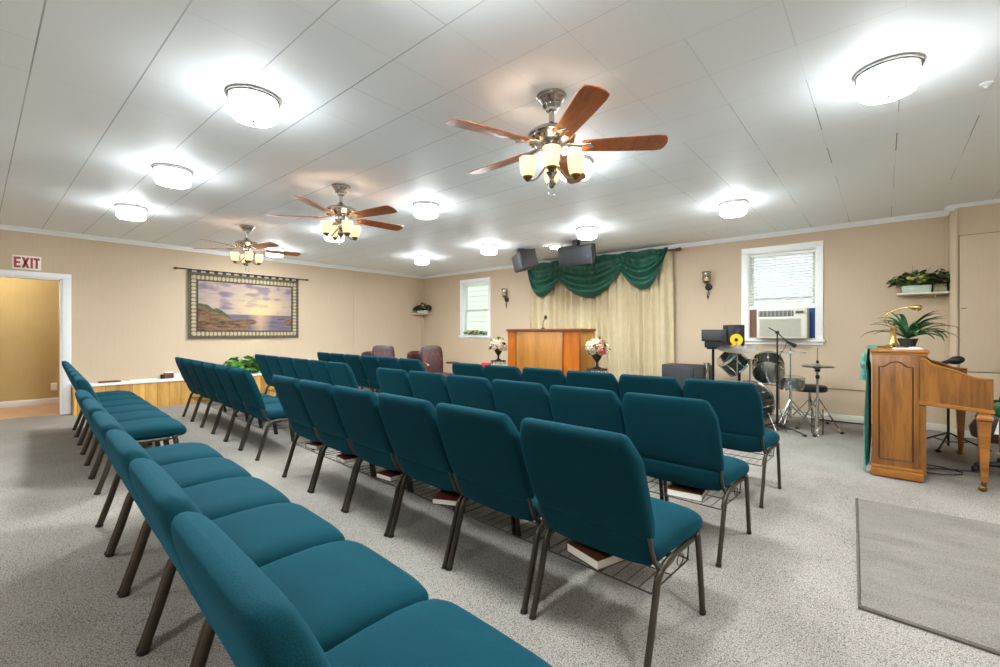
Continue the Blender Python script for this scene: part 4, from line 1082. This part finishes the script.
# ------------------------------------------------------------------ piano
t = thing('piano', (-.07, 4.95, 0), 'walnut spinet piano seen from its end panel', 'piano')
PL = 1.42
MB().box(0, .335, .006, PL - .006, .06, 1.045, .004).build('case', 'walnut', t)
m = MB(); m.box(-.015, .355, -.015, PL + .015, 1.045, 1.072, .008); m.box(-.006, .345, -.006, PL + .006, 1.025, 1.045, .004); m.build('lid', 'walnutx', t)
m = MB(); m.box(-.01, .318, -.012, PL + .012, 0.01, .075, .006); m.box(-.005, .312, -.006, PL + .006, .075, .105, .008); m.build('plinth', 'walnutx', t)
# end panel with an arched inlay line
for y, sg in ((0, -1), (PL, 1)):
    MB().box(.0, .29, min(y, y + sg * .006), max(y, y + sg * .006), .105, 1.025, .002).build('end_panel', 'walnut', t)
    yy = y + sg * .007
    arch = [(.045, .93), (.075, .93), (.09, .94), (.115, .965), (.15, .975), (.185, .965), (.21, .94), (.225, .93), (.255, .93)]
    path = [(x, yy, z) for x, z in [(.045, .16), (.045, .55)] + arch + [(.255, .55), (.255, .16), (.05, .16)]]
    MB().tube(path, .0055, 6).build('inlay_line', 'inlay', t)
    # cheek with the scrolled top
    top = [(.30, .995), (.335, .985), (.36, .955), (.42, .93), (.50, .905), (.56, .875), (.60, .858), (.65, .850), (.70, .848)]
    poly = [(.29, .637), (.70, .605)] + top[::-1]
    a, b = (0, .045) if sg < 0 else (PL - .045, PL)
    MB().prism(poly, a, b, 'y', .003, 1).build('cheek', 'walnut', t)
    m = MB(); m.tube([(x, (a + b) / 2, z + .004) for x, z in top], .012, 8, .026, (0, 0, 1)); m.build('cheek_cap', 'walnutx', t)
    m = MB(); m.prism([(.285, .632), (.708, .598), (.708, .628), (.285, .662)], a - .006, b + .006, 'y', .004, 1); m.build('cheek_moulding', 'walnutx', t)
    m = MB(); m.at((.655, (a + b) / 2 + (.012 if sg < 0 else -.012), 0)); q = 4
    def sq(w, z): return [(-w, -w, z), (w, -w, z), (w, w, z), (-w, w, z)]
    m.loft([sq(w, z) for w, z in ((.016, .075), (.018, .08), (.026, .30), (.034, .50), (.036, .535), (.030, .54), (.044, .55), (.046, .565), (.040, .58), (.034, .586), (.034, .605))])
    lg = m.build('leg', 'walnutx', t, sharp=25)
    m = MB().at((.655, (a + b) / 2 + (.012 if sg < 0 else -.012), 0)); m.lathe([(.014, .045), (.017, .06), (.017, .082)], 12); m.sphere((-.008, 0, .024), (.026, .014, .024), 12, 8); m.build('caster', 'abrass', lg)
MB().box(.33, .69, .045, PL - .045, .62, .68, .003).build('key_bed', 'walnutx', t)
MB().box(.45, .62, .09, PL - .09, .68, .70, .001).build('white_keys', 'ivory', t)
m = MB()
for k in range(36):
    if k % 7 in (0, 3): continue
    m.box(.45, .55, .09 + k * (PL - .18) / 36 - .006, .09 + k * (PL - .18) / 36 + .006, .70, .712, .001)
m.build('black_keys', 'black', t)
MB().box(.335, .45, .045, PL - .045, .68, .79, .004).build('fallboard', 'inlay', t)
m = MB(); m.prism([(.30, 1.05), (.315, 1.05), (.405, .94), (.39, .93)], .05, PL - .05, 'y', .002, 1); m.build('music_desk', 'inlay', t)
# cloth over the back edge of the piano
t = thing('piano_scarf', (-.088, 5.0, 0), 'green velvet scarf hanging down the back edge of the piano', 'cloth')
def cl(u, v):
    y = .005 + u * 1.25; z = 1.068 - v * (1.055 - .10 * math.sin(u * 9) ** 2 * (v > .2))
    x = -.010 - .015 * (1 + math.sin(u * 46 + 1.2 * math.sin(v * 3))) * min(1, .25 + v * 1.2) - .014 * math.exp(-((v - .10) / .06) ** 2)
    return Vector((x, y, z))
MB().grid(cl, 130, 24, (.004, 0, 0)).build('drape', 'greencl', t, sharp=80)
m = MB(); m.grid(lambda u, v: Vector((-.03 + v * .075, .005 + u * 1.25, 1.078 + .003 * math.sin(u * 40) * v)), 60, 6, (0, 0, -.003)); m.build('top_fold', 'greencl', t)
m = MB(); m.sphere((-.035, .03, .99), (.022, .03, .05)); m.sphere((-.045, .02, .93), (.018, .02, .035)); m.tube([(-.04, .02, .92), (-.045, .02, .80)], [.012, .02], 8); m.build('tassel', 'greencl', t)
tag(MB().box(.06, .25, 5.0, 5.6, 1.073, 1.082, .002).build('sheet_music', 'pages', off=(.15, 5.2, 1.073)), 'white papers lying flat on the piano top', 'papers')
# brass piano lamp
t = thing('piano_lamp', (.068, 5.15, 1.083), 'polished brass gooseneck lamp on the piano top', 'lamp')
m = MB(); m.lathe([(.10, 0), (.104, .006), (.09, .014), (.05, .018), (.03, .03), (.022, .05), (.019, .13), (.021, .165), (.012, .172)], 32); m.build('base', 'brass', t)
pts = [(0, 0, .17), (-.03, 0, .19), (-.055, 0, .225), (-.055, 0, .265), (-.03, 0, .30), (.02, 0, .325), (.08, 0, .34), (.115, 0, .343)]
MB().tube(pts, .0065, 10).build('gooseneck', 'brass', t)
m = MB(); m.tube([(.10, 0, .343), (.12, 0, .343), (.14, 0, .34), (.165, 0, .335), (.178, 0, .33)], [.01, .02, .027, .027, .015], 14); m.build('lamp_shade', 'brass', t)
# fern
t = thing('potted_fern', (.175, 5.62, 1.083), 'arching green fern in a pot on the piano top', 'plant')
MB().lathe([(.05, 0), (.07, .06), (.075, .075), (.068, .075), (.06, .06)], 18).build('pot', 'iron', t)
MB().lathe([(.065, .058), (.002, .06)], 16).build('soil', 'soil', t)
r = random.Random(4); m = MB()
for k in range(58):
    a = r.uniform(0, 2 * PI); el = r.uniform(.45, 1.4); Ln = r.uniform(.22, .40)
    p = Vector((0, 0, .07)); w = r.uniform(.028, .042); vs = []; fs = []; sgm = 9
    dr = r.uniform(.9, 1.7)
    side = Vector((-math.sin(a), math.cos(a), 0))
    for i in range(sgm + 1):
        s_ = i / sgm; e_ = el - dr * s_ * s_
        if i: p = p + Vector((math.cos(a) * math.cos(e_), math.sin(a) * math.cos(e_), math.sin(e_))) * Ln / sgm
        ww = w * .5 * (math.sin(PI * (.12 + .86 * s_))) ** .7
        vs += [p - side * ww + Vector((0, 0, ww * .4)), p.copy(), p + side * ww + Vector((0, 0, ww * .4))]
    for i in range(sgm):
        b_ = i * 3; fs += [(b_, b_ + 1, b_ + 4, b_ + 3), (b_ + 1, b_ + 2, b_ + 5, b_ + 4)]
    if min(v.z for v in vs) < -.02 and False: continue
    m.add(vs, fs)
m.build('fronds', 'fern', t, rec=False)
# vocal microphone by the piano
t = thing('vocal_microphone_stand', (.52, 6.62, 0), 'black boom stand with foam tipped microphone behind the piano arm', 'microphone stand')
MB().tube([(0, 0, .03), (0, 0, .86)], .011, 8).build('tube', 'blackm', t)
MB().tube([(-.14, -.12, .865), (0, 0, .865)], .006, 6).build('boom_arm', 'blackm', t)
m = MB(); m.tube([(-.16, -.16, .868), (-.07, -.13, .895), (.0, -.11, .915)], [.011, .015, .022], 10); m.build('handle', 'black', t)
m = MB(); m.T = Matrix.Translation((.05, -.10, .930)) @ Matrix.Rotation(R(-14), 4, 'Y'); m.sphere((0, 0, 0), (.065, .042, .042), 14, 10); m.build('windscreen', 'black', t)
stand_legs(t, .16, .3, 'blackm', 3, .2, 'cap', .009)
# piano bench / stool with green seat and caster base
t = thing('office_chair', (.93, 5.68, 0), 'green padded chair on a black caster base at the right frame edge', 'chair')
m = MB(); m.loft([sring(.23 * k, .23 * k, 0, 0, z, 4, 4, 'xy', 28) for k, z in ((.85, .50), (1, .515), (1.02, .55), (.97, .585), (.8, .60), (.4, .605))]); m.build('seat', 'greenuph', t, sharp=75)
m = MB()
for k in range(9): m.tube([(-.2 + k * .05, -.215, .22), (-.2 + k * .05, -.215, .50)], .006, 6)
m.box(-.22, .22, -.22, -.2, .20, .225, .004); m.build('grille_bars', 'chrome', t)
MB().tube([(0, 0, .1), (0, 0, .5)], .03, 10).build('gas_lift', 'black', t)
for k in range(5):
    a = 2 * PI * k / 5 + R(187); c, d = math.cos(a), math.sin(a)
    lg = MB().tube([(.02 * c, .02 * d, .115), (.32 * c, .32 * d, .07)], [.026, .02], 8).build('base_arm', 'black', t)
    m = MB().at((.32 * c, .32 * d, 0)); m.tube([(0, 0, .08), (0, 0, .05)], .012, 8); m.sphere((0, 0, .032), (.03, .03, .032), 10, 8); m.build('caster', 'black', lg)
t = thing('guitar', (.84, 6.85, 0), 'dark guitar leaning under the closet wall behind the piano leg', 'guitar')
m = MB(); m.T = Matrix.Translation((0, .1, .05)) @ Matrix.Rotation(R(-12), 4, 'X') @ Matrix.Rotation(R(14), 4, 'Y')
def body(z): 
    return None
pts = [(0, 0), (.13, .03), (.17, .12), (.15, .2), (.115, .27), (.125, .35), (.11, .42), (.05, .46), (0, .465)]
m.prism(pts + [(-x, z) for x, z in pts[::-1][1:-1]], -.045, .045, 'y', .012, 2); b = m.build('body', 'guitar', t)
m2 = MB(); m2.T = m.T; m2.box(-.028, .028, -.06, -.044, .44, .88, .004); m2.box(-.035, .035, -.06, -.046, .88, 1.02, .006); m2.build('neck', 'guitar', t)
m2 = MB(); m2.T = m.T; m2.prism([(.02, .1), (.09, .12), (.1, .22), (.05, .3), (.02, .3)], -.052, -.045, 'y'); m2.build('pickguard', 'white', t)
# cables on floor under the piano
t = thing('cable_coil', (.28, 5.35, .008), 'black cables lying on the carpet under the piano', 'cable')
m = MB(); m.tube([(.0 + .2 * math.sin(k * .5) + k * .012, .1 + .16 * math.cos(k * .43), .006) for k in range(17)], .005, 6); m.build('loops', 'black', t)
tag(MB().tube([(-.75, 7.60, .01), (-.4, 7.58, .01), (0, 7.62, .01), (.2, 7.55, .01)], .01, 6).build('floor_cable', 'black', off=(-.3, 7.6, 0)), 'black cable lying along the front baseboard', 'cable')

# ------------------------------------------------------------------ rug
t = thing('rug', (1.0, 3.3, 0), 'grey low pile rug with dark bound edge at lower right', 'rug')
poly = [(-1.145, .845), (-1.08, -.78), (1.4, -.93), (1.4, .87)]
MB().prism([(x * .992, y * .992) for x, y in poly], .002, .016, 'z').build('pile', 'rug', t)
m = MB(); pp = [(x, y, .008) for x, y in poly]; m.tube(pp + [pp[0]], .0065, 8); m.build('binding', 'rugedge', t)

# ------------------------------------------------------------------ hall lamp: out of view, added to brighten the hall
t = thing('added_hall_light', (-10.0, .1, 2.5), 'added unseen globe light on the hall ceiling beyond the door', 'ceiling light')
MB().lathe([(.10, 0), (.105, -.02), (.09, -.03)], 20).build('rim', 'nickel', t); MB().lathe([(.09, -.025), (.10, -.06), (.08, -.11), (.03, -.13), (.002, -.132)], 20).build('globe', emit('hall_globe_lit', (1, .95, .84, 1), 22.0), t)

# ------------------------------------------------------------------ world, camera, view
w = bpy.data.worlds.new('sky'); scene.world = w; w.use_nodes = True
bg = w.node_tree.nodes['Background']; bg.inputs[0].default_value = (.90, .95, 1.0, 1); bg.inputs[1].default_value = .165
sun = bpy.data.lights.new('sun', 'SUN'); sun.energy = 1.5; sun.angle = R(3); so = bpy.data.objects.new('sun', sun); COL.objects.link(so)
so.rotation_euler = Vector((-1.5, .55, -1.2)).to_track_quat('-Z', 'Y').to_euler()
cam = bpy.data.cameras.new('camera'); co = bpy.data.objects.new('camera', cam); COL.objects.link(co)
co.location = (0, 0, 1.21); co.rotation_euler = (R(90), 0, .706309)
cam.sensor_width = 36; cam.lens = 448.9 / 1000 * 36; cam.shift_y = -.00064; cam.clip_start = .02
scene.camera = co
vs = scene.view_settings; vs.view_transform = 'Standard'; vs.look = 'None'; vs.gamma = 1; vs.use_curve_mapping = False
vs.exposure = 2.9
scene.cycles.max_bounces = 8; scene.cycles.diffuse_bounces = 5; scene.cycles.transparent_max_bounces = 16
scene.cycles.use_denoising = True
